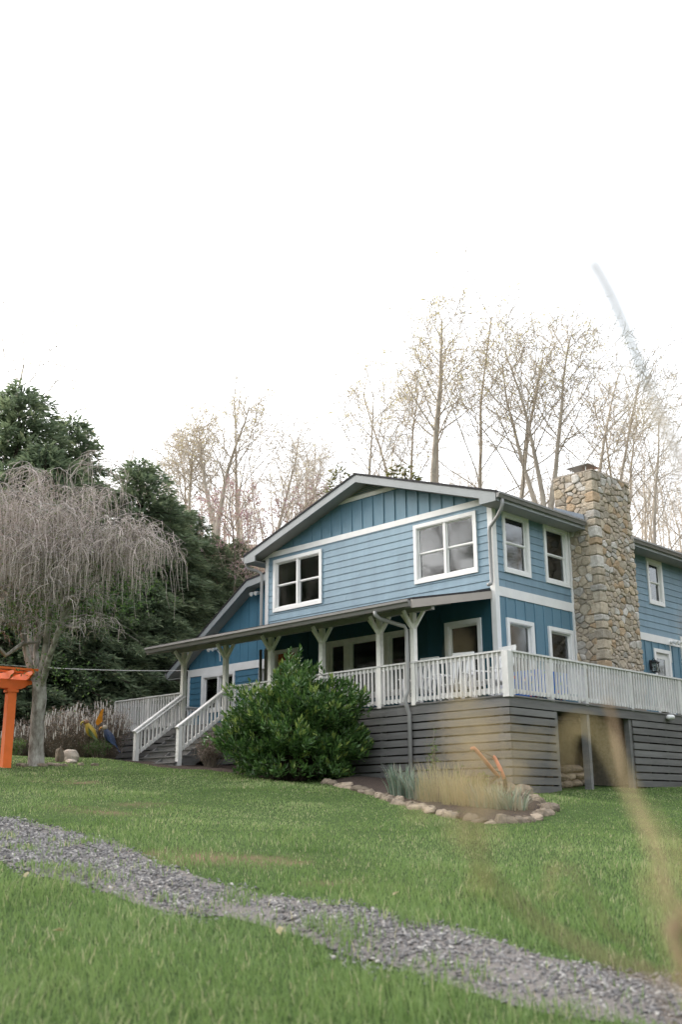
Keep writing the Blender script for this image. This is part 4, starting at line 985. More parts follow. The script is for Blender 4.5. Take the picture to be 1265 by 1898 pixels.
# ------------------------------------------------------------------ weeping cherry
def cherry():
    base = ghit(66, 1419); rnd = random.Random(12); D0 = (base-CAM).dot(Fw)
    t = thing('weeping_cherry', base, 'weeping cherry with mottled forked trunk and a curtain of bare drooping twigs', 'tree')
    T = MB(); B = MB(); hang = []
    def P(x, y, off=0.0): return dep(x, y, D0+off)
    T.tube([base+Vector((0,0,-.25)), base+Vector((0,0,.05)), P(67,1380), P(69,1330), P(73,1295), P(72,1262)], [.25,.185,.16,.15,.155,.15], 12, cap=False)
    limbs = [ # pixel path with depth offsets, start radius
        ([(70,1275,0),(52,1225,.1),(44,1185,.2),(36,1130,.3),(18,1060,.5),(14,1000,.6)], .115),
        ([(70,1265,0),(66,1210,.4),(72,1150,.7),(78,1085,.9),(92,1030,1.1),(100,960,1.3)], .10),
        ([(74,1265,0),(84,1205,-.2),(92,1130,-.3),(94,1060,-.4),(104,1010,-.5),(112,940,-.6)], .11),
        ([(76,1275,0),(92,1215,-.5),(112,1160,-.8),(122,1115,-1.0),(140,1080,-1.2),(165,1040,-1.4)], .10),
        ([(70,1262,0),(56,1200,.8),(52,1140,1.3),(45,1085,1.7),(60,1010,2.0),(66,940,2.2)], .085),
        ([(46,1190,.1),(10,1215,-.3),(-30,1170,-.6),(-70,1110,-.9),(-100,1040,-1.1),(-110,990,-1.2)], .07),
        ([(112,1160,-.8),(132,1125,-.9),(155,1085,-1.0),(172,1068,-1.0),(186,1056,-1.0),(198,1048,-1.0)], .05)]
    ends = []
    for pts, r in limbs:
        q = [P(*p) for p in pts]; T.tube(q, [.74*r*(1-.5*i/5) for i in range(6)], 8, cap=False); ends.append((q, r))
    # arching branches: rise, curve out and hang
    for q, r in ends:
        for k in range(15):
            f = rnd.uniform(.35, 1.0); i = min(int(f*5), 4); p = q[i].lerp(q[i+1], f*5-i)
            az = rnd.uniform(0, 6.28); L = rnd.uniform(.7, 1.55); rise = rnd.uniform(.3, 1.25)*(1 if p.z > base.z+3.2 else .35)
            o = Vector((math.cos(az), math.sin(az), 0)); pts = []
            off = p-base; off.z = 0
            o = (o+off.normalized()*.5 if off.length > .2 else o).normalized()
            for s in range(8):
                u = s/7; pts.append(p+o*(L*u*(1-.12*u))+Vector((rnd.gauss(0,.05), rnd.gauss(0,.05), rise*math.sin(u*math.pi*.62)*1.25-L*.28*u*u*u+rnd.gauss(0,.03))))
            B.tube(pts, [max(r*.34*(1-u/8), .007) for u in range(8)], 5, cap=False); hang.append((pts, L))
    # secondary arching shoots
    sec = []
    for pts, L in list(hang):
        for k in range(8):
            i = rnd.randint(2, 6); p = pts[i]; az = rnd.uniform(0, 6.28); d = (pts[i]-pts[i-1]); d.z = 0
            o = (d.normalized()+Vector((math.cos(az), math.sin(az), 0))*.9).normalized(); l2 = rnd.uniform(.5, 1.3); ri = rnd.uniform(.05,.4); q = []
            for s in range(5):
                u = s/4; q.append(p+o*l2*u+Vector((rnd.gauss(0,.03), rnd.gauss(0,.03), ri*math.sin(u*2.2)-l2*.35*u*u)))
            B.tube(q, [.012,.010,.008,.006,.005], 3, cap=False); sec.append((q, l2))
    W = MB(); nodes = []
    for pts, L in hang+sec:
        zoff = rnd.gauss(0, .55)
        for k in range(int(4+L*4.5)):
            f = rnd.uniform(.25, 1); n = len(pts)-1; i = min(int(f*n), n-1); p = pts[i].lerp(pts[i+1], f*n-i)
            if p.z < base.z+4.2 and (p-base).dot(FH) < .6 and rnd.random() < .72: continue
            rad_ = math.hypot(p.x-base.x, p.y-base.y); zmin = base.z+zoff+max(2.8, 4.4-.5*rad_)+rnd.uniform(-.35, .8); l = min(rnd.choice((.25,.35,.5,.7,1.05))*rnd.uniform(.7,1.3), max(p.z-zmin, .2)); az = rnd.uniform(0, 6.28); o = Vector((math.cos(az), math.sin(az), 0)); q = []
            for s in range(5):
                u = s/4; q.append(p+o*(.42*l**.6*math.sin(min(1, u*1.6)*1.3)+.05*l*math.sin(u*5+az))+Vector((rnd.gauss(0,.02),rnd.gauss(0,.02),0))*u+Vector((0, 0, .05*math.sin(u*3.1)-l*u**1.25)))
            W.tube(q, [.0055,.005,.0045,.004,.003], 3, cap=False); nodes += [q[2], q[3], q[4], q[1].lerp(q[2], .5)]
    T.build('trunk', M['cherrybark'], t, True); B.build('limbs', M['cherrybark'], t, True)
    tw = W.build('hanging_twigs', M['twig'], t)
    nodes = np.array([tuple(p) for p in nodes]); n = int(len(nodes)*1.3); k = rng.integers(0, len(nodes), n)
    Pn = nodes[k]+rng.normal(0, .02, (n, 3))
    ti = rng.random(n)*.5+np.where(rng.random(n) < .45, .5, 0)
    link('young_leaves', leaf_mesh('young_leaves', Pn, rdirs(n), rdirs(n), rng.uniform(.02, .05, n), rng.uniform(.010, .022, n), M['cherryleaf'], ti), t).matrix_parent_inverse = Matrix.Translation(-base)
    # fresh green sprouts on the limbs
    m_ = 2200; c = [P(*p) for p in ((102,1245,-.3),(88,1160,-.3),(30,1120,.3),(20,1130,.2),(60,1110,.5),(100,1140,-.4),(215,1110,-1),(190,1135,-1),(8,1150,.3),(120,1100,-.7),(230,1085,-1))]
    Pn = np.array([tuple(c[i%len(c)]) for i in range(m_)])+rng.normal(0, 1, (m_, 3))*np.array([.45,.45,.20])
    link('green_sprouts', leaf_mesh('green_sprouts', Pn, rdirs(m_), rdirs(m_), rng.uniform(.05, .10, m_), rng.uniform(.03, .05, m_), M['leafgreen'], rng.random(m_)), t).matrix_parent_inverse = Matrix.Translation(-base)
cherry()

# ------------------------------------------------------------------ shrubs and beds
def sheet(name, us, vs_fn, mt, label, rows=10, lift=.02):
    V = []; K_ = len(us)
    for i in range(rows):
        for u in us:
            v0, v1 = vs_fn(u); v = v0+(v1-v0)*i/(rows-1); V.append((u, v, gz(u, v)+lift*(1 if 0 < i else -1)+.012*math.sin(u*9+v*7)))
    F_ = [(i*K_+j, i*K_+j+1, (i+1)*K_+j+1, (i+1)*K_+j) for i in range(rows-1) for j in range(K_-1)]
    q = MB(); q.add(V, F_); return tag(q.build(name, mt, None, True), label, None, None, 'structure')
def lawn_edge(u): return -3.92+.07*math.sin(u*2.1)+.05*math.sin(u*5.3)+.10*max(0, -9-u)*.3
sheet('mulch_bed', [-24+.3*k for k in range(70)], lambda u: (lawn_edge(u), 3.5 if u < -12.05 else -2.0), M['mulch'], 'brown mulch bed in front of stairs and shrubs', 14)
bp = [ghit(x, y) for x, y in ((605,1452),(660,1464),(700,1476),(745,1492),(800,1507),(850,1519),(900,1526),(955,1526),(1000,1516),(1014,1502),(998,1488),(975,1478),(958,1471))]
def bed2():
    q = MB(); V = []
    for p in bp:
        a = Vector((min(p.x, DU1+.0), DV-.02, 0)) if p.x < DU1 else Vector((DU1+.06, min(max(p.y,-2.0),-1.2), 0))
        for k in range(7):
            f = k/6; x = p.x+(a.x-p.x)*f; y = p.y+(a.y-p.y)*f; V.append((x, y, gz(x, y)+.03+.05*math.sin(f*2.2)))
    n = len(bp); q.add(V, [(i*7+k, i*7+k+1, (i+1)*7+k+1, (i+1)*7+k) for i in range(n-1) for k in range(6)])
    tag(q.build('flower_bed', M['mulch'], None, True), 'mulched flower bed at the deck corner', None, None, 'structure')
bed2()
# border stones
def rockmesh(seed, rx, ry, rz):
    q = MB(); g = random.Random(seed); ph = [g.uniform(0, 6.28) for _ in range(5)]; nu, nv = 12, 8; V = []
    for i in range(nv+1):
        th = math.pi*i/nv
        for j in range(nu):
            a = 2*math.pi*j/nu; c, s_ = math.cos(a), math.sin(a); e = .72
            x = math.copysign(abs(c)**e, c)*math.sin(th)**.7; y = math.copysign(abs(s_)**e, s_)*math.sin(th)**.7; z = math.copysign(abs(math.cos(th))**.8, math.cos(th))
            k = 1+.09*math.sin(2*a+ph[0])+.07*math.sin(3*a+ph[1]+th*2)+.06*math.sin(4*th+ph[2]+a)+g.uniform(-.035, .035)
            V.append((x*rx*k, y*ry*k, z*rz*k))
    q.add(V, [(i*nu+j, (i+1)*nu+j, (i+1)*nu+(j+1)%nu, i*nu+(j+1)%nu) for i in range(nv) for j in range(nu)]); return q.mesh('border_stone', M['rock'], False)
rm = [rockmesh(i, .19, .13, .10) for i in range(6)]
kr = random.Random(9); path = bp
acc = 0; seglen = [(path[i+1]-path[i]).length for i in range(len(path)-1)]; tot = sum(seglen); s = .08; i_ = 0
stones = []
while s < tot:
    x = s; i = 0
    while x > seglen[i]: x -= seglen[i]; i += 1
    p = path[i].lerp(path[i+1], x/seglen[i]); d = path[i+1]-path[i]; w_ = kr.uniform(.55, 1.45)
    stones.append((p, math.atan2(d.y, d.x), w_)); s += .31*w_+kr.uniform(-.02, .05)
_ONES = ['first','second','third','fourth','fifth','sixth','seventh','eighth','ninth','tenth','eleventh','twelfth','thirteenth','fourteenth','fifteenth','sixteenth','seventeenth','eighteenth','nineteenth']
_TENS = {2:'twent',3:'thirt',4:'fort',5:'fift'}
def ordinal(n): return _ONES[n-1] if n < 20 else (_TENS[n//10]+'ieth' if n%10 == 0 else _TENS[n//10]+'y-'+_ONES[n%10-1])
for k, (p, a, w_) in enumerate(stones):
    o = link('border_stone', rm[k%6]); o.location = (p.x+kr.uniform(-.05,.05), p.y+kr.uniform(-.05,.05), gz(p.x, p.y)+kr.uniform(-.03,.015)); o.rotation_euler = (kr.uniform(-.25,.25), kr.uniform(-.25,.25), a+kr.uniform(-.5,.5)); o.scale = (w_*.85, kr.uniform(.6,1.1), kr.uniform(.55,1.15))
    tag(o, f'tan border stone of the corner flower bed, {ordinal(k+1)} along its edge from the bush', 'stone', 'border stones of the corner flower bed')
for k, (x, y, sc) in enumerate(((955,1469,1.5),(940,1473,1.2),(972,1476,1.1))):
    p = ghit(x, y); o = link('border_stone', rm[(k*2+1)%6]); o.location = p+Vector((0,0,.06)); o.scale = (sc*.9, sc, sc*1.3); o.rotation_euler = (0,0,k*1.3)
    tag(o, ('tall tan stone closing the flower bed against the deck skirt', 'tan stone at the inner end of the bed, nearest the plough', 'tan stone at the inner end of the bed, nearest the lawn')[k], 'stone', 'border stones of the corner flower bed')

def clump(name, c, n, h, w, spread, mt, label, cat, bend=.25, group=None, tint=(0,1), part='blades', outward=.6):
    t = thing(name, c, label, cat, group); c = np.array(c); a = rng.uniform(0, 6.28, n); r = spread*np.sqrt(rng.random(n))
    P_ = np.stack([c[0]+r*np.cos(a), c[1]+r*np.sin(a), np.zeros(n)], -1); P_[:,2] = [gz(x, y)+.02 for x, y in P_[:,:2]]
    b = a*outward+rng.uniform(0, 6.28, n)*(1-outward); D_ = np.stack([np.cos(b), np.sin(b), np.zeros(n)], -1)
    H = h*rng.uniform(.55, 1.1, n); me = ribbon_mesh(part, P_, D_, H, w*rng.uniform(.7, 1.2, n), H*bend*rng.uniform(.3, 1.8, n), mt, rng.uniform(*tint, n), 4)
    o = link(part, me, t); return t
IG = 'iris clumps in the corner bed'
clump('iris_clump', ghit(748,1484), 130, .62, .032, .26, M['iris'], 'blue-green iris blades at the left end of the corner bed', 'iris', .3, IG)
clump('iris_clump', ghit(778,1488), 70, .55, .03, .20, M['iris'], 'blue-green iris blades next to the left end clump, beside the downspout foot', 'iris', .35, IG)
clump('iris_clump', ghit(905,1505), 120, .48, .03, .28, M['iris'], 'iris blades in front of the old plough', 'iris', .4, IG)
clump('iris_clump', ghit(945,1508), 130, .45, .028, .28, M['iris'], 'drooping iris blades with dry tips behind the largest border stones', 'iris', .55, IG, (.2, 1))
clump('ornamental_grass', ghit(822,1492), 420, .75, .008, .42, M['hayleaf'], 'pale straw-coloured grass tuft in the middle of the corner bed', 'grass', .3, None)
clump('ornamental_grass', ghit(862,1500), 320, .6, .008, .36, M['hayleaf'], 'pale straw-coloured grass tuft left of the front iris blades', 'grass', .35, None)
def leafy(name, c, r, n, lsize, mt, label, cat, stems=14, stemmat=None, tint=(0,1), group=None, lw=.45):
    """small shrub: stems fanning from the base, leaves through the volume"""
    c = Vector(c); t = thing(name, c, label, cat, group); q = MB(); pts = []
    g = random.Random(int(c.x*100))
    for k in range(stems):
        a = g.uniform(0, 6.28); rr = math.sqrt(g.random()); e = c+Vector((math.cos(a)*r[0]*rr, math.sin(a)*r[1]*rr, r[2]*(1.15-.45*rr*rr)*g.uniform(.7, 1.05)))
        b = c+Vector((math.cos(a)*.08, math.sin(a)*.08, -.05)); m1 = b.lerp(e, .5)+Vector((g.gauss(0,.05), g.gauss(0,.05), .08)); q.tube([b, m1, e], [.012, .008, .003], 4, cap=False)
        for j in range(5):
            f = g.uniform(.3, 1); p = (b.lerp(m1, f*2) if f < .5 else m1.lerp(e, f*2-1)); e2 = p+Vector((g.gauss(0,.5)*r[0]*.5, g.gauss(0,.5)*r[1]*.5, abs(g.gauss(0,.3))*r[2]*.5)); q.tube([p, p.lerp(e2,.5)+Vector((0,0,.03)), e2], [.005, .004, .002], 3, cap=False)
            pts += [p.lerp(e2, u) for u in (.3,.5,.7,.85,1)]
        pts += [b.lerp(e, u) for u in (.6,.8,1)]
    q.build('stems', stemmat or M['bark2'], t)
    A = np.array([tuple(p) for p in pts]); P_ = A[rng.integers(0, len(A), n)]+rng.normal(0, .05*r[0]+.015, (n, 3)); P_[:,2] = np.maximum(P_[:,2], c.z+.02)
    link('leaves', leaf_mesh('leaves', P_, rdirs(n, -.3, 1), rdirs(n), lsize*rng.uniform(.6, 1.3, n), lsize*lw*rng.uniform(.7, 1.3, n), mt, rng.uniform(*tint, n)), t)
    return t
leafy('perennial', ghit(893,1492), (.28,.28,.36), 700, .07, M['leafgreen'], 'bright green leafy perennial at the foot of the plough', 'plant')
leafy('perennial', ghit(800,1470), (.22,.15,1.0), 220, .05, M['leafgreen'], 'tall airy weed with sparse leaves against the deck skirt', 'plant', 6)
leafy('perennial', ghit(870,1482), (.25,.2,.5), 260, .05, M['leafgreen'], 'loose green sprouts between straw grass and plough', 'plant', 8)
p = Vector((-6.35, -3.05, gz(-6.35,-3.05)))
leafy('bronze_shrub', p, (.46,.42,.66), 2600, .045, M['brownleaf'], 'small bronze-leaved shrub at the right of the stairs', 'shrub', 40, M['bark2'])

# large evergreen laurel in front of the porch
def laurel():
    c = Vector((-3.15, -3.35, gz(-3.15,-3.35))); t = thing('laurel_bush', c, 'large rounded glossy green evergreen bush in front of the porch railing', 'bush')
    n = 3000; u = rdirs(n, -.75, 1); lump = .80+.20*np.sin(u[:,0]*5+1)*np.sin(u[:,1]*4.3+2)+.13*np.sin(u[:,2]*7+u[:,0]*6)+rng.normal(0, .05, n)
    rad = np.where(rng.random(n) < .72, rng.uniform(.90, 1.04, n), rng.uniform(.55, .9, n))*lump*1.08
    W = np.stack([c.x+u[:,0]*1.60*rad, c.y+u[:,1]*1.25*rad, c.z+1.10+u[:,2]*np.where(u[:,2] > 0, 1.22, 1.08)*rad], -1)
    k2 = 520; a2 = rng.uniform(0, 6.28, k2); r2 = np.sqrt(rng.uniform(.45, 1, k2)); W = np.concatenate([W, np.stack([c.x+1.28*r2*np.cos(a2), c.y+1.0*r2*np.sin(a2), c.z+rng.uniform(.06, .75, k2)], -1)]); n = len(W)
    lowf = 1+.12*np.clip((c.z+.95-W[:,2])/.9, 0, 1); W[:,0] = c.x+(W[:,0]-c.x)*lowf; W[:,1] = c.y+(W[:,1]-c.y)*lowf
    W = W[W[:,2] > c.z+.05]; n = len(W)
    gap = np.sin(W[:,0]*3.1+1)*np.sin(W[:,1]*2.7)*np.sin(W[:,2]*3.7+.5); W = W[(gap > -.42) | (rng.random(n) < .35)]; n = len(W)
    # keep clear of the deck
    W[:,1] = np.minimum(W[:,1], DV-.12)
    ax = np.stack([(W[:,0]-c.x)*.35, (W[:,1]-c.y)*.4, np.full(n, .75)], -1)+rng.normal(0, .25, (n, 3)); ax /= np.linalg.norm(ax, axis=1, keepdims=True)
    k = 10; P_ = np.repeat(W, k, 0); A = np.repeat(ax, k, 0); m_ = n*k
    az = np.tile(np.arange(k)*2.399, n)+np.repeat(rng.uniform(0, 6.28, n), k)
    o1 = np.cross(A, rng.normal(0, 1, (m_, 3))*0+np.array([.31,.7,.12])); o1 /= np.linalg.norm(o1, axis=1, keepdims=True); o2 = np.cross(A, o1)
    el = np.tile(np.linspace(.25, 1.15, k), n)+rng.normal(0, .15, m_)
    rd = o1*np.cos(az)[:,None]+o2*np.sin(az)[:,None]
    D_ = A*np.cos(el)[:,None]+rd*np.sin(el)[:,None]; N_ = A*np.sin(el)[:,None]-rd*np.cos(el)[:,None]
    P_ = P_+A*(np.tile(np.linspace(.06, -.10, k), n)[:,None])
    young = np.repeat(rng.random(n) < .22, k)&(np.tile(np.arange(k), n) < 5)
    ti = np.where(young, rng.uniform(.72, 1, m_), rng.uniform(.05, .62, m_))
    L_ = rng.uniform(.10, .17, m_)
    link('foliage', leaf_mesh('foliage', P_, D_, -N_, L_, L_*rng.uniform(.30, .40, m_), M['laurel'], ti, fold=.18), t)
    q = MB(); g = random.Random(2)
    for i in range(0, n, 9):
        e = Vector(W[i]); b = c+Vector((g.gauss(0,.18), g.gauss(0,.15), -.05)); m1 = b.lerp(e, .55)+Vector((0,0,.15)); q.tube([b, m1, e], [.02, .012, .004], 4, cap=False)
    q.build('stems', M['hbark'], t)
laurel()

# dried shrubs with pale catkin tips left of the stairs
def catkin_shrub(px, py, w_, h, label, D=None, n=120, tips=True):
    c = ghit(px, py) if D is None else dep(px, py, D); c.z = gz(c.x, c.y); t = thing('dried_shrub', c, label, 'shrub', 'dried shrubs beside the stairs'); q = MB(); tp = MB(); g = random.Random(int(px)); pts = []
    for k in range(n):
        a = g.uniform(0, 6.28); rr = math.sqrt(g.random())*w_; e = c+Vector((math.cos(a)*rr, math.sin(a)*rr*.8, h*g.uniform(.55, 1.0)*(1.05-.3*(rr/w_)**2)))
        b = c+Vector((math.cos(a)*rr*.35, math.sin(a)*rr*.3, -.05)); m1 = b.lerp(e, .5)+Vector((g.gauss(0,.07), g.gauss(0,.07), 0)); q.tube([b, m1, e], [.010, .007, .004], 3, cap=False)
        for j in range(7):
            p = m1.lerp(e, g.uniform(-.6, .95)) ; e2 = p+Vector((g.gauss(0,.14), g.gauss(0,.14), g.uniform(-.05,.22))); q.tube([p, e2], [.005, .002], 3, cap=False); pts.append(e2)
        if tips and g.random() < .8:
            s = g.uniform(.08, .22); tp.tube([e-Vector((0,0,s)), e-Vector((0,0,s*.5)), e+Vector((g.gauss(0,.01),0,.02))], [.012, .017, .006], 5)
        pts += [e, m1.lerp(e,.6)]
    q.build('stems', M['bark2'], t)
    if tips: tp.build('catkins', mat('pale_catkin', (.55,.52,.48), .95, .2, 20), t)['kind'] = 'stuff'
    A = np.array([tuple(p) for p in pts]); m_ = len(A)*2; P_ = np.repeat(A, 2, 0)+rng.normal(0, .04, (m_, 3))
    link('dry_leaves', leaf_mesh('dry_leaves', P_, rdirs(m_), rdirs(m_), rng.uniform(.02, .07, m_), rng.uniform(.01, .03, m_), M['dry'], rng.random(m_)), t)
catkin_shrub(186, 1398, .95, 1.62, 'tall dried shrub with pale upright catkins next to the deck end', 28.3, 190)
catkin_shrub(138, 1400, .95, 1.45, 'dried shrub with pale catkins right of the cherry trunk', 27.8, 190)
catkin_shrub(100, 1402, .7, 1.30, 'dried shrub with pale catkins half hidden by the cherry trunk', 28.2, 120)
catkin_shrub(42, 1405, .75, 1.05, 'low dried shrub between pergola post and cherry trunk', 28.4, 120)
leafy('green_shrub', dep(183, 1408, 26.9), (.42,.4,.42), 1500, .04, M['leafgreen'], 'low green shrub in front of the blue bird ornament', 'shrub', 24, tint=(0,.55))
leafy('green_shrub', dep(28, 1408, 27.6), (.5,.4,.55), 1200, .05, M['leafgreen'], 'yellow-green shrub behind the orange pergola post', 'shrub', 20, tint=(.4,1))

# ------------------------------------------------------------------ garden ornaments
def bird(p, s, cols, label, yaw, tail=1.0):
    t = thing('bird_ornament', p, label, 'ornament', 'painted metal birds among the shrubs'); rz = Matrix.Rotation(yaw, 3, 'Z')
    def X(x, y, z): return Vector(p)+rz @ Vector((x*s, y*s, z*s))
    mats = [mat('bird_paint', c, .45, .15, 14) for c in cols]
    q = MB(); q.tube([X(0,0,0), X(0,0,.5)], .02*s, 6); q.build('stake', M['iron'], t)
    q = MB(); q.tube([X(-.30,0,.40), X(-.22,0,.50), X(-.08,0,.66), X(.04,0,.84), X(.10,0,.95), X(.14,0,1.02)], [.05*s,.12*s,.19*s,.16*s,.11*s,.09*s], 12); q.build('body', mats[0], t, True)
    q = MB(); q.blob(X(.16,0,1.07), (.13*s,.11*s,.12*s), 12, 8); q.build('head', mats[1], t, True)
    q = MB(); q.tube([X(.25,0,1.09), X(.34,0,1.07), X(.38,0,.99), X(.36,0,.93)], [.055*s,.045*s,.026*s,.004], 8); q.build('beak', mats[3], t, True)
    for sy in (-1, 1):
        q = MB(); q.add([X(.02,sy*.17,.86), X(-.10,sy*.20,.74), X(-.26,sy*.17,.52), X(-.42,sy*.10,.30), X(-.20,sy*.20,.42), X(-.02,sy*.20,.58)], [(0,1,2,3,4,5)]); q.prism([X(.02,sy*.175,.86), X(-.10,sy*.205,.74), X(-.42,sy*.105,.30), X(-.20,sy*.205,.42), X(-.02,sy*.205,.58)], rz @ Vector((0,sy*.012*s,0))); q.build('wing', mats[2], t)
        q = MB(); q.blob(X(.22,sy*.095,1.11), (.02*s,.015*s,.02*s), 8, 6); q.build('eye', M['black'], t)
    q = MB()
    for k in range(-2, 3): q.prism([X(-.24,k*.03,.46), X(-.28,k*.03+.03,.46), X(-.50*tail,k*.06+.03,.10), X(-.52*tail,k*.06,.08)], rz @ Vector((0,0,.012*s)))
    q.build('tail', mats[2], t)
p = dep(164, 1385, 26.6); p.z = gz(p.x, p.y)
cr = math.atan2(-RH.y, -RH.x)
bird(Vector((p.x,p.y,p.z+.22)), .62, [(.36,.25,.03),(.20,.11,.06),(.08,.11,.03),(.40,.31,.05)], 'yellow and green metal bird with brown head among dried stems', cr)
p = dep(199, 1388, 26.7); p.z = gz(p.x, p.y)
bird(Vector((p.x,p.y,p.z+.12)), .62, [(.03,.045,.09),(.30,.26,.20),(.02,.04,.10),(.50,.25,.06)], 'dark blue metal bird next to the corner of the deck', cr, 1.0)
p = dep(184, 1372, 27.0); z0 = gz(p.x, p.y); t = thing('flame_ornament', (p.x,p.y,z0), 'orange metal leaf-shaped ornament on a stake behind the birds', 'ornament')
q = MB(); q.tube([(p.x,p.y,z0),(p.x,p.y,z0+.75)], .012, 6); q.build('stake', M['iron'], t)
a = dep(181,1345,27.0); b = dep(189,1314,27.0); q = MB(); d = (b-a); n_ = RH*.09
q.prism([a, a+d*.25+n_, a+d*.6+n_*.6, b+n_*.5, b-n_*.1, a+d*.65-n_*.5, a+d*.3-n_*.9, a+d*.1-n_*.7], FH*.02); q.build('leaf_plate', mat('orange_enamel', (.66,.26,.03), .4, .2, 10), t)
# boulders in the mulch
for k, (x, y, r, lb, m_) in enumerate(((129,1411,(.26,.2,.17),'pale round boulder in the mulch right of the cherry trunk','boulder'),(109,1412,(.12,.1,.20),'upright tan stone left of the pale boulder','rock'),(131,1415,(.16,.12,.06),'flat pale stone in front of the round boulder','boulder'))):
    p = ghit(x, y); me_ = rockmesh(40+k, *r); me_.materials.clear(); me_.materials.append(M[m_]); o = link('boulder', me_); o.location = p+Vector((0,0,r[2]*.55)); tag(o, lb, 'boulder')
for k, x in enumerate((12,37,45,60,73,80,92,103,118,150,175)):
    p = ghit(x, 1419+(k%3)); me_ = rm[k%6]; o = link('edging_stone', me_); o.location = p+Vector((0,0,.02)); o.scale = (.5,.55,.45); o.rotation_euler = (0,0,k); tag(o, f'small stone edging the mulch under the cherry, {ordinal(k+1)} from the pergola', 'stone', 'small edging stones under the cherry')
# old walking plough
def plough():
    t = thing('plough', ghit(930,1490), 'old walking plough with faded orange handles and rusty iron beam', 'plough'); D0 = (ghit(925,1490)-CAM).dot(Fw)
    P = lambda x, y, o=0: dep(x, y, D0+o)
    q = MB(); q.tube([P(873,1388,-.3), P(880,1387,-.3), P(884,1391,-.28), P(905,1416,-.14), P(925,1440,0)], [.028,.032,.034,.034,.034], 8); q.build('handle', M['plow'], t, True)
    q = MB(); q.tube([P(915,1402,.25), P(918,1405,.25), P(928,1424,.1), P(936,1444,.02)], [.03,.032,.034,.036], 8); q.build('handle', M['plow'], t, True)
    q = MB(); q.tube([P(893,1392,-.2), P(915,1403,.2)], .010, 6); q.tube([P(918,1428,-.08), P(932,1432,.08)], .012, 6); q.build('cross_rod', M['iron'], t)
    q = MB(); q.tube([P(925,1436,0), P(912,1448,-.1), P(904,1462,-.25), P(906,1474,-.3)], [.03,.03,.03,.03], 6); q.tube([P(936,1440,.02), P(938,1458,.05), P(934,1480,.05), P(930,1492,.02)], [.03,.035,.035,.04], 6); q.tube([P(925,1450,0), P(932,1462,0), P(922,1474,0)], .02, 6); q.build('frame', M['iron'], t)
    q = MB(); a, b, c_ = P(934,1478,.02), P(918,1492,-.2), P(936,1493,.1); q.prism([a, b, c_, c_.lerp(a,.5)+Vector((.05,0,0))], Vector((.02,.02,.01))); q.build('share', M['iron'], t)
plough()

# pergola
def pergola():
    b = ghit(9, 1423); D0 = (b-CAM).dot(Fw); t = thing('pergola', b, 'bright orange pergola with scrolled beam ends at the left edge', 'pergola')
    top = dep(9, 1272, D0).z; L = (-RH*.78-FH*.62).normalized(); G = (FH*.78-RH*.62).normalized()
    for k, off in enumerate((0, 2.6)):
        for j, o2 in enumerate((0, 2.0)):
            c = b+L*off+G*o2; q = MB(); gx = gz(c.x, c.y)
            q.beam((c.x,c.y,gx-.1), (c.x,c.y,top), .19, .19, G); po = q.build('post', M['orange'], t)
            q = MB(); q.beam((c.x,c.y,top-.08), (c.x,c.y,top-.02), .25, .25, G); q.build('capital', M['orange'], po)
    def scroll(a, d, ht, th, n_=None):
        """beam end profile cut in a curve at both ends, in the vertical plane of d"""
        a = Vector(a); Lb = d.length; d = d.normalized(); side = Vector((d.y,-d.x,0))*th/2
        prof = [(0,ht),(0,ht*.66),(.05,ht*.5),(.12,ht*.46),(.17,ht*.2),(.26,0)]
        pts = [(x, z) for x, z in prof]+[(Lb-x, z) for x, z in reversed(prof)]
        q = MB(); q.prism([a+d*x+Vector((0,0,z))-side for x, z in pts], side*2); return q
    for o2 in (-.07, .07, 1.93, 2.07):
        st_ = b-L*.45+G*o2; scroll((st_.x, st_.y, top-.0), L*3.9, .20, .045).build('beam', M['orange'], t)
    for k in range(9):
        st_ = b+L*(-.30+k*.42)-G*.45; scroll((st_.x, st_.y, top+.201), G*2.9, .17, .045).build('rafter', M['orange'], t)
    for k in range(6):
        st_ = b-L*.45+G*(-.40+k*.54); q = MB(); q.beam((st_.x, st_.y, top+.40), tuple(Vector((st_.x, st_.y, top+.40))+L*3.9), .05, .05); q.build('slat', M['orange'], t)
pergola()
def wire(a, b, sag, label):
    q = MB(); pts = [a.lerp(b, k/12)-Vector((0,0,sag*4*(k/12)*(1-k/12))) for k in range(13)]; q.tube(pts, .012, 5); tag(q.build('utility_wire', M['wire'], None), label, 'wire', 'utility wires')
wire(dep(-150,1218,29), dep(350,1243,31), .12, 'pale utility wire crossing the evergreens to the wing')

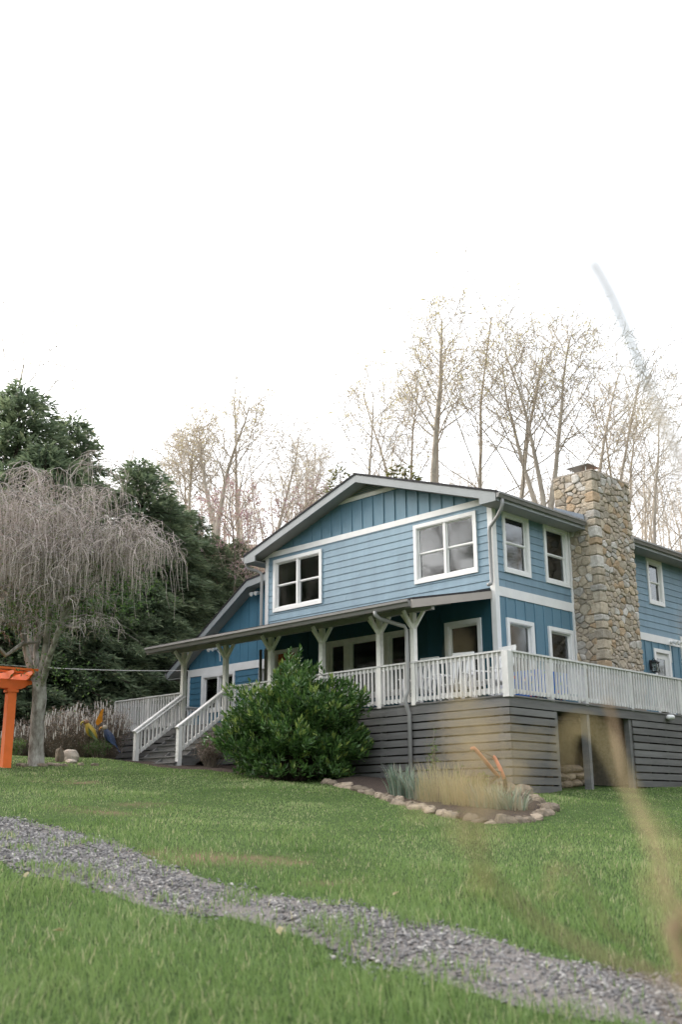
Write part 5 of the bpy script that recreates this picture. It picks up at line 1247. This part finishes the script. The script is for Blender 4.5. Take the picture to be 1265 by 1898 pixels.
# ------------------------------------------------------------------ porch furniture
def rocker(loc, rz, label):
    t = thing('rocking_chair', loc, label, 'rocking chair', 'white slatted chairs on the porch'); t.rotation_euler = (0,0,rz)
    def pt(name, mb): o = mb.build(name, M['rocker'], t); o.matrix_parent_inverse = Matrix.Identity(4); return o
    for s in (-1, 1):
        q = MB(); q.tube([(s*.27, -.48+.12*k, .05+.022*(k-3.4)**2*.35) for k in range(9)], .02, 6); pt('rocker', q)
        q = MB(); q.beam((s*.27,-.26,.06),(s*.27,-.24,.62),.04,.04); pt('leg', q)
        q = MB(); q.beam((s*.27,.22,.06),(s*.25,.26,.42),.04,.04); q.beam((s*.25,.26,.42),(s*.24,.46,1.15),.04,.04); pt('leg', q)
        q = MB(); q.beam((s*.29,-.32,.635),(s*.26,.32,.65),.08,.025); pt('armrest', q)
    for k in range(6):
        q = MB(); y = -.25+k*.095; q.box((-.26,y,.40-.01*k),(.26,y+.075,.425-.01*k)); pt('seat_slat', q)
    for k in range(6):
        x = -.19+.076*k; q = MB(); q.beam((x,.27,.42),(x,.45,1.10),.045,.015,(0,1,0)); pt('back_slat', q)
    q = MB(); q.beam((-.25,.455,1.13),(.25,.455,1.13),.03,.09); pt('top_rail', q)
    q = MB(); q.beam((-.27,-.25,.22),(.27,-.25,.22),.03,.03); pt('stretcher', q)
rocker((-.15,-1.35,ZD), R(15), 'white slatted rocking chair on the porch, left of the pair by the window')
rocker((.85,-1.40,ZD), R(-12), 'white slatted rocking chair on the porch nearest the deck corner')
rocker((-1.25,-1.3,ZD), R(5), 'white slatted rocking chair on the porch left of the downspout')
def table():
    x, y = .95, .15; t = thing('folding_table', (x,y,ZD), 'small white table under a blue cloth with red and green spots on the side deck', 'table')
    q = MB(); q.box((x-.34,y-.55,ZD+.66),(x+.34,y+.55,ZD+.69)); q.build('table_top', M['plast'], t)
    for a, b in ((-.3,-.5),(.3,-.5),(.3,.5),(-.3,.5)):
        q = MB(); q.tube([(x+a,y+b,ZD),(x+a*.9,y+b*.9,ZD+.66)], .02, 6); q.build('leg', M['plast'], t)
    mt, n, l, bs, out = newmat('blue_spotted_cloth'); tc = n.new('ShaderNodeTexCoord'); vo = n.new('ShaderNodeTexVoronoi'); vo.inputs['Scale'].default_value = 11; l.new(tc.outputs['Object'], vo.inputs['Vector'])
    rp = n.new('ShaderNodeValToRGB'); rp.color_ramp.interpolation = 'CONSTANT'; rp.color_ramp.elements[0].position = 0; rp.color_ramp.elements[0].color = (1,1,1,1); rp.color_ramp.elements[1].position = .36; rp.color_ramp.elements[1].color = (0,0,0,1); l.new(vo.outputs['Distance'], rp.inputs[0])
    cr_ = n.new('ShaderNodeValToRGB'); cr_.color_ramp.interpolation = 'CONSTANT'; sp = n.new('ShaderNodeSeparateColor'); l.new(vo.outputs['Color'], sp.inputs[0]); l.new(sp.outputs[0], cr_.inputs[0])
    e = cr_.color_ramp.elements; e[0].color = (.55,.04,.07,1); e[1].position = .35; e[1].color = (.04,.25,.10,1); k_ = e.new(.6); k_.color = (.05,.14,.60,1); k_ = e.new(.85); k_.color = (.6,.55,.6,1)
    mx = n.new('ShaderNodeMix'); mx.data_type = 'RGBA'; mx.inputs[6].default_value = (.03,.15,.55,1); l.new(rp.outputs[0], mx.inputs[0]); l.new(cr_.outputs[0], mx.inputs[7]); l.new(mx.outputs[2], bs.inputs['Base Color']); bs.inputs['Roughness'].default_value = .8
    V = []; K_ = 40
    for k in range(K_):
        a = 2*math.pi*k/K_; c, s_ = math.cos(a), math.sin(a); px = x+max(-.37, min(.37, c*.6)); py = y+max(-.58, min(.58, s_*.85)); w_ = .025*math.sin(k*1.9)
        V += [(px, py, ZD+.70), (px+c*(.02+w_), py+s_*(.02+w_), ZD+.14)]
    q = MB(); q.add(V, [(2*k, 2*((k+1)%K_), 2*((k+1)%K_)+1, 2*k+1) for k in range(K_)]+[tuple(2*k for k in range(K_))]); q.build('table_cloth', mt, t)
table()
p = onu(DU1+.05, 1239, 1330); t = thing('spotlight', p, 'white tubular spotlight fixed to the deck rim at the right', 'spotlight')
q = MB(); q.tube([p+Vector((-.02,0,.0)), p+Vector((.05,0,0))], .04, 8); q.build('mount', M['plast'], t)
q = MB(); q.tube([p+Vector((.07,-.13,0)), p+Vector((.07,-.10,.0)), p+Vector((.07,.10,.01)), p+Vector((.07,.13,.01))], [.045,.055,.06,.05], 12); q.build('housing', M['plast'], t, True)
# loose foundation stones under the deck
for k, (v, z, w_) in enumerate(((.55,.10,1.2),(.95,.10,1.3),(1.35,.10,1.1),(1.75,.10,1.25),(.75,.26,1.2),(1.15,.26,1.2),(1.55,.26,1.1),(1.0,.41,1.2),(1.4,.41,1.1))):
    o = link('footing_stone', rm[k%6]); o.location = (.85, v, gz(.85, v)+z-.04); o.scale = (1.1, w_*1.4, .85); tag(o, 'flat footing stone under the deck, '+('bottom row, first from the left','bottom row, second from the left','bottom row, third from the left','bottom row, last on the right','middle row, left','middle row, centre','middle row, right','top row, left','top row, right')[k], 'stone', 'footing stones under the deck')

# ------------------------------------------------------------------ lawn grass
def lawn():
    N = 735000; d = 4.3+(34-4.3)*rng.random(N)**1.0; t = rng.uniform(-1, 1, N)*(.36*d+1.6)
    dens = (5/d)**1.15*(.36*d+1.6)/6.0; keep = rng.random(N) < np.clip(dens, 0, 1)
    d = d[keep]; t = t[keep]
    u = CAM.x+RH.x*t+FH.x*d; v = CAM.y+RH.y*t+FH.y*d
    mk = gravel_mask(t, d); n1 = vnoise(t, d, 1.1, 1); n2 = vnoise(t, d, 3.2, 2); n3 = vnoise(t, d, .45, 5)
    ok = np.ones(len(t), bool)
    weed = np.clip((n2-.62)*5, 0, 1)*np.clip((n1-.35)*4, 0, 1)+np.clip((vnoise(t, d, 1.6, 9)-.68)*5, 0, 1)
    pin = np.where(mk > .05, np.clip(.03+1.1*weed*np.exp(-mk*.5)+.22*np.exp(-mk*8), 0, 1), np.where(mk > -.15, .55, 1.0))
    ok &= rng.random(len(t)) < pin
    ok &= rng.random(len(t)) < 1-.5*bare(t, d)
    le = np.array([lawn_edge(x) for x in np.clip(u, -24, 2)])
    inbed1 = (v > le) & (u < -2.6); ok &= ~inbed1
    house_ = (v > DV-.15) & (u < DU1-.02) & (u > -20); ok &= ~house_
    bx = np.array([(p.x, p.y) for p in bp]); bt = np.array([td(p) for p in bp]); o_ = np.argsort(bt[:9,0]); 
    lim = np.interp(t, bt[:9,0][o_], bt[:9,1][o_], left=99, right=99); inbed2 = (d > lim) & (u < DU1+.6) & (t < bt[9,0]); ok &= ~inbed2
    d = d[ok]; t = t[ok]; u = u[ok]; v = v[ok]; mk = mk[ok]; n1 = n1[ok]; n2 = n2[ok]; n3 = n3[ok]; n = len(t)
    near = (mk > -.9) & (mk < -.15) & (d < np.interp(t, gl[:,0], gl[:,1])+.2)
    H = (.022+.046*np.clip(1.5-d/10, 0, 1)+.030*n2*n1)*rng.uniform(.55, 1.35, n)*np.where(near, 1.2, 1)*np.where(np.abs(mk) < .15, .7, 1)*np.where(mk > 0, 1.15, 1)
    H *= np.where(n1 > .62, 1.25, 1.0)
    tuft = np.clip((vnoise(t, d, 2.6, 21)-.70)*6, 0, 1)*np.clip((vnoise(t, d, .7, 22)-.35)*3, 0, 1); H = H*(1+.9*tuft)
    a = rng.uniform(0, 6.28, n)*.75+n3*9; D_ = np.stack([np.cos(a), np.sin(a), np.zeros(n)], -1)
    P_ = np.stack([u, v, hgt(t, d)-.004+np.clip(mk*.5, 0, .035)], -1)
    dry = np.clip((n3-.45)*1.6+(n2-.5)*.8, 0, 1)*sstep(9, 15, d)
    ti = np.clip(.22+.36*rng.random(n)+.22*(n1-.5)+.22*(n3-.5)+.16*dry-.20*tuft, 0, .80); straw = rng.random(n) < (.05+.22*dry+.07*(n2 > .66)); ti = np.where(straw, rng.uniform(.82, 1, n), ti)
    mt = leafmat('lawn_blade', [(.090,.155,.044),(.158,.250,.078),(.245,.34,.118),(.34,.41,.18),(.55,.49,.31)], transl=.45, rough=.6, spec=.25)
    nr = d < 11
    for nm, m_, sg in (('near', nr, 3), ('far', ~nr, 2)):
        me = ribbon_mesh('lawn_grass', P_[m_], D_[m_], H[m_], (.0035+.00050*d[m_])*rng.uniform(.7, 1.3, m_.sum()), H[m_]*rng.uniform(.15, .9, m_.sum()), mt, ti[m_], sg)
        tag(link('lawn_grass', me), 'green lawn grass of the lower slope' if nm == 'near' else 'short mown grass of the upper lawn', 'grass', None, 'stuff')
lawn()
# fallen leaves on the lawn
q = MB(); kr = random.Random(4)
for k, (x, y) in enumerate(((46,1645),(520,1757),(118,1752),(730,1680))):
    p = ghit(x, y); mt = M['dry']
    me = leaf_mesh('fallen_leaf', np.array([[0,0,0],[0,0,0.]]), np.array([[1,0,.3],[.9,.2,.35]]), np.array([[0,0,1.],[0,.3,1]]), np.array([.09,.07]), np.array([.05,.04]), M['hayleaf'], np.array([.3,.9]))
    o = link('fallen_leaf', me); o.location = p+Vector((0,0,.075)); o.rotation_euler = (kr.uniform(-.4,.4), kr.uniform(-.3,.3), kr.uniform(0,6)); tag(o, 'dry tan leaf on the '+('near lawn below the left end of the gravel','near lawn below the middle of the gravel','near lawn, lowest and nearest the left edge','upper edge of the gravel track','near lawn, close to the bottom edge','near lawn, lowest of all beside the bottom edge','near lawn between two other leaves, left of centre','upper lawn, right of the flower bed','upper lawn, below the flower bed')[k], 'leaf', 'dry leaves fallen on the lawn')

# ------------------------------------------------------------------ tall dry grass right beside the viewer
def near_grass():
    tx, ty = wxy(.78, 1.05); b = Vector((tx, ty, gz(tx, ty))); t = thing('tall_dry_grass', b, 'tall dry ornamental grass close to the viewer, blurred at the right', 'grass')
    def path(pts, n=26):
        q = [b+Vector((0,0,-.02))]+[dep(*p) for p in pts]; out = []
        for i in range(len(q)-1):       # Catmull-Rom
            p0 = q[max(i-1,0)]; p1 = q[i]; p2 = q[i+1]; p3 = q[min(i+2,len(q)-1)]
            for k in range(8):
                s = k/8; out.append(.5*((2*p1)+(p2-p0)*s+(2*p0-5*p1+4*p2-p3)*s*s+(3*p1-p0-3*p2+p3)*s**3))
        out.append(q[-1]); return out
    def stem(pts, r0, r1, name='stem', mt=None):
        p = path(pts); q = MB(); n = len(p); q.tube(p, [r0+(r1-r0)*i/(n-1) for i in range(n)], 6); q.build(name, mt or M['strawstem'], t, True); return p
    def blade(pts, w_, mt='hay'):
        p = path(pts); n = len(p); V = []; q = MB()
        for i, c in enumerate(p):
            d = (p[min(i+1,n-1)]-p[max(i-1,0)]).normalized(); s = d.cross(Fw).normalized(); ww = w_*(.25+.75*min(1, i/n*3))*(1-max(0, (i/n-.88)/.12)**1.5*.9)
            V += [c-s*ww/2, c+Fw*ww*.25, c+s*ww/2]
        fs = []
        for i in range(n-1):
            for j in range(2): fs.append((i*3+j, i*3+j+1, i*3+j+4, i*3+j+3))
        q.add(V, fs); q.build('blade', M['blade'], t, True)
    M['blade'] = mat('dry_blade', (.62,.50,.28), .6, .2, 14, c2=(.52,.40,.22), transl=.45)
    def plume(p, n, spread, ln, name='plume'):
        p = [Vector(x) for x in p]; m_ = len(p)-1; k = rng.random(n)*m_; i = np.minimum(k.astype(int), m_-1); A = np.array([tuple(x) for x in p]); B = A[i]+(A[i+1]-A[i])*(k-i)[:,None]
        D_ = (A[i+1]-A[i]); D_ /= np.linalg.norm(D_, axis=1, keepdims=True); D_ = D_*.8+rng.normal(0, .55, (n, 3)); D_[:,2] -= .2
        link(name, leaf_mesh(name, B+rng.normal(0, spread, (n, 3)), D_, rdirs(n), ln*rng.uniform(.5, 1.2, n), ln*.16*rng.uniform(.6, 1.2, n), M['plume'], rng.random(n)), t)
    M['greystem'] = mat('grey_stem', (.30,.28,.26), .8, .2, 8)
    stem([(1330,1950,1.1),(1262,1725,1.15),(1212,1575,1.2),(1168,1465,1.25),(1140,1350,1.3),(1128,1300,1.3)], .0036, .0032)
    blade([(1330,1980,.7),(1255,1690,.7),(1195,1530,.7),(1150,1425,.7),(1105,1352,.72),(1060,1345,.72),(1042,1420,.72)], .0040)
    blade([(1400,1900,.65),(1330,1720,.65),(1270,1610,.65),(1228,1545,.65),(1200,1500,.65)], .0030)
    p = stem([(1420,1950,.8),(1262,1828,.85),(1150,1788,.85),(1020,1722,.85),(920,1640,.75),(880,1560,.66),(872,1490,.64),(880,1430,.64),(905,1375,.64)], .0035, .0012)
    plume(p[-20:], 120, .015, .020)
    p = stem([(1480,1700,.75),(1400,1300,.8),(1330,950,.85),(1262,860,1.0),(1205,720,1.15),(1140,560,1.1),(1096,480,1.1)], .0026, .0056, mt=M['greystem'])
    p = stem([(1430,1600,.62),(1350,1200,.62),(1300,900,.62),(1255,800,.62),(1215,770,.62)], .0018, .0008); plume(p[-8:], 40, .009, .012)
    p = stem([(1300,2000,1.2),(1130,1720,1.25),(1060,1610,1.25),(1000,1650,1.25)], .0016, .0008); plume(p[-8:], 20, .012, .016)
near_grass()

# leaf, twig and bud masses are uncountable parts
for o in bpy.data.objects:
    if o.type == 'MESH' and o.parent is not None and o.name.split('.')[0] in ('foliage','leaves','hanging_twigs','young_leaves','green_sprouts','dry_leaves','stems','plume','blades','limbs','louvre_void'): o['kind'] = 'stuff'
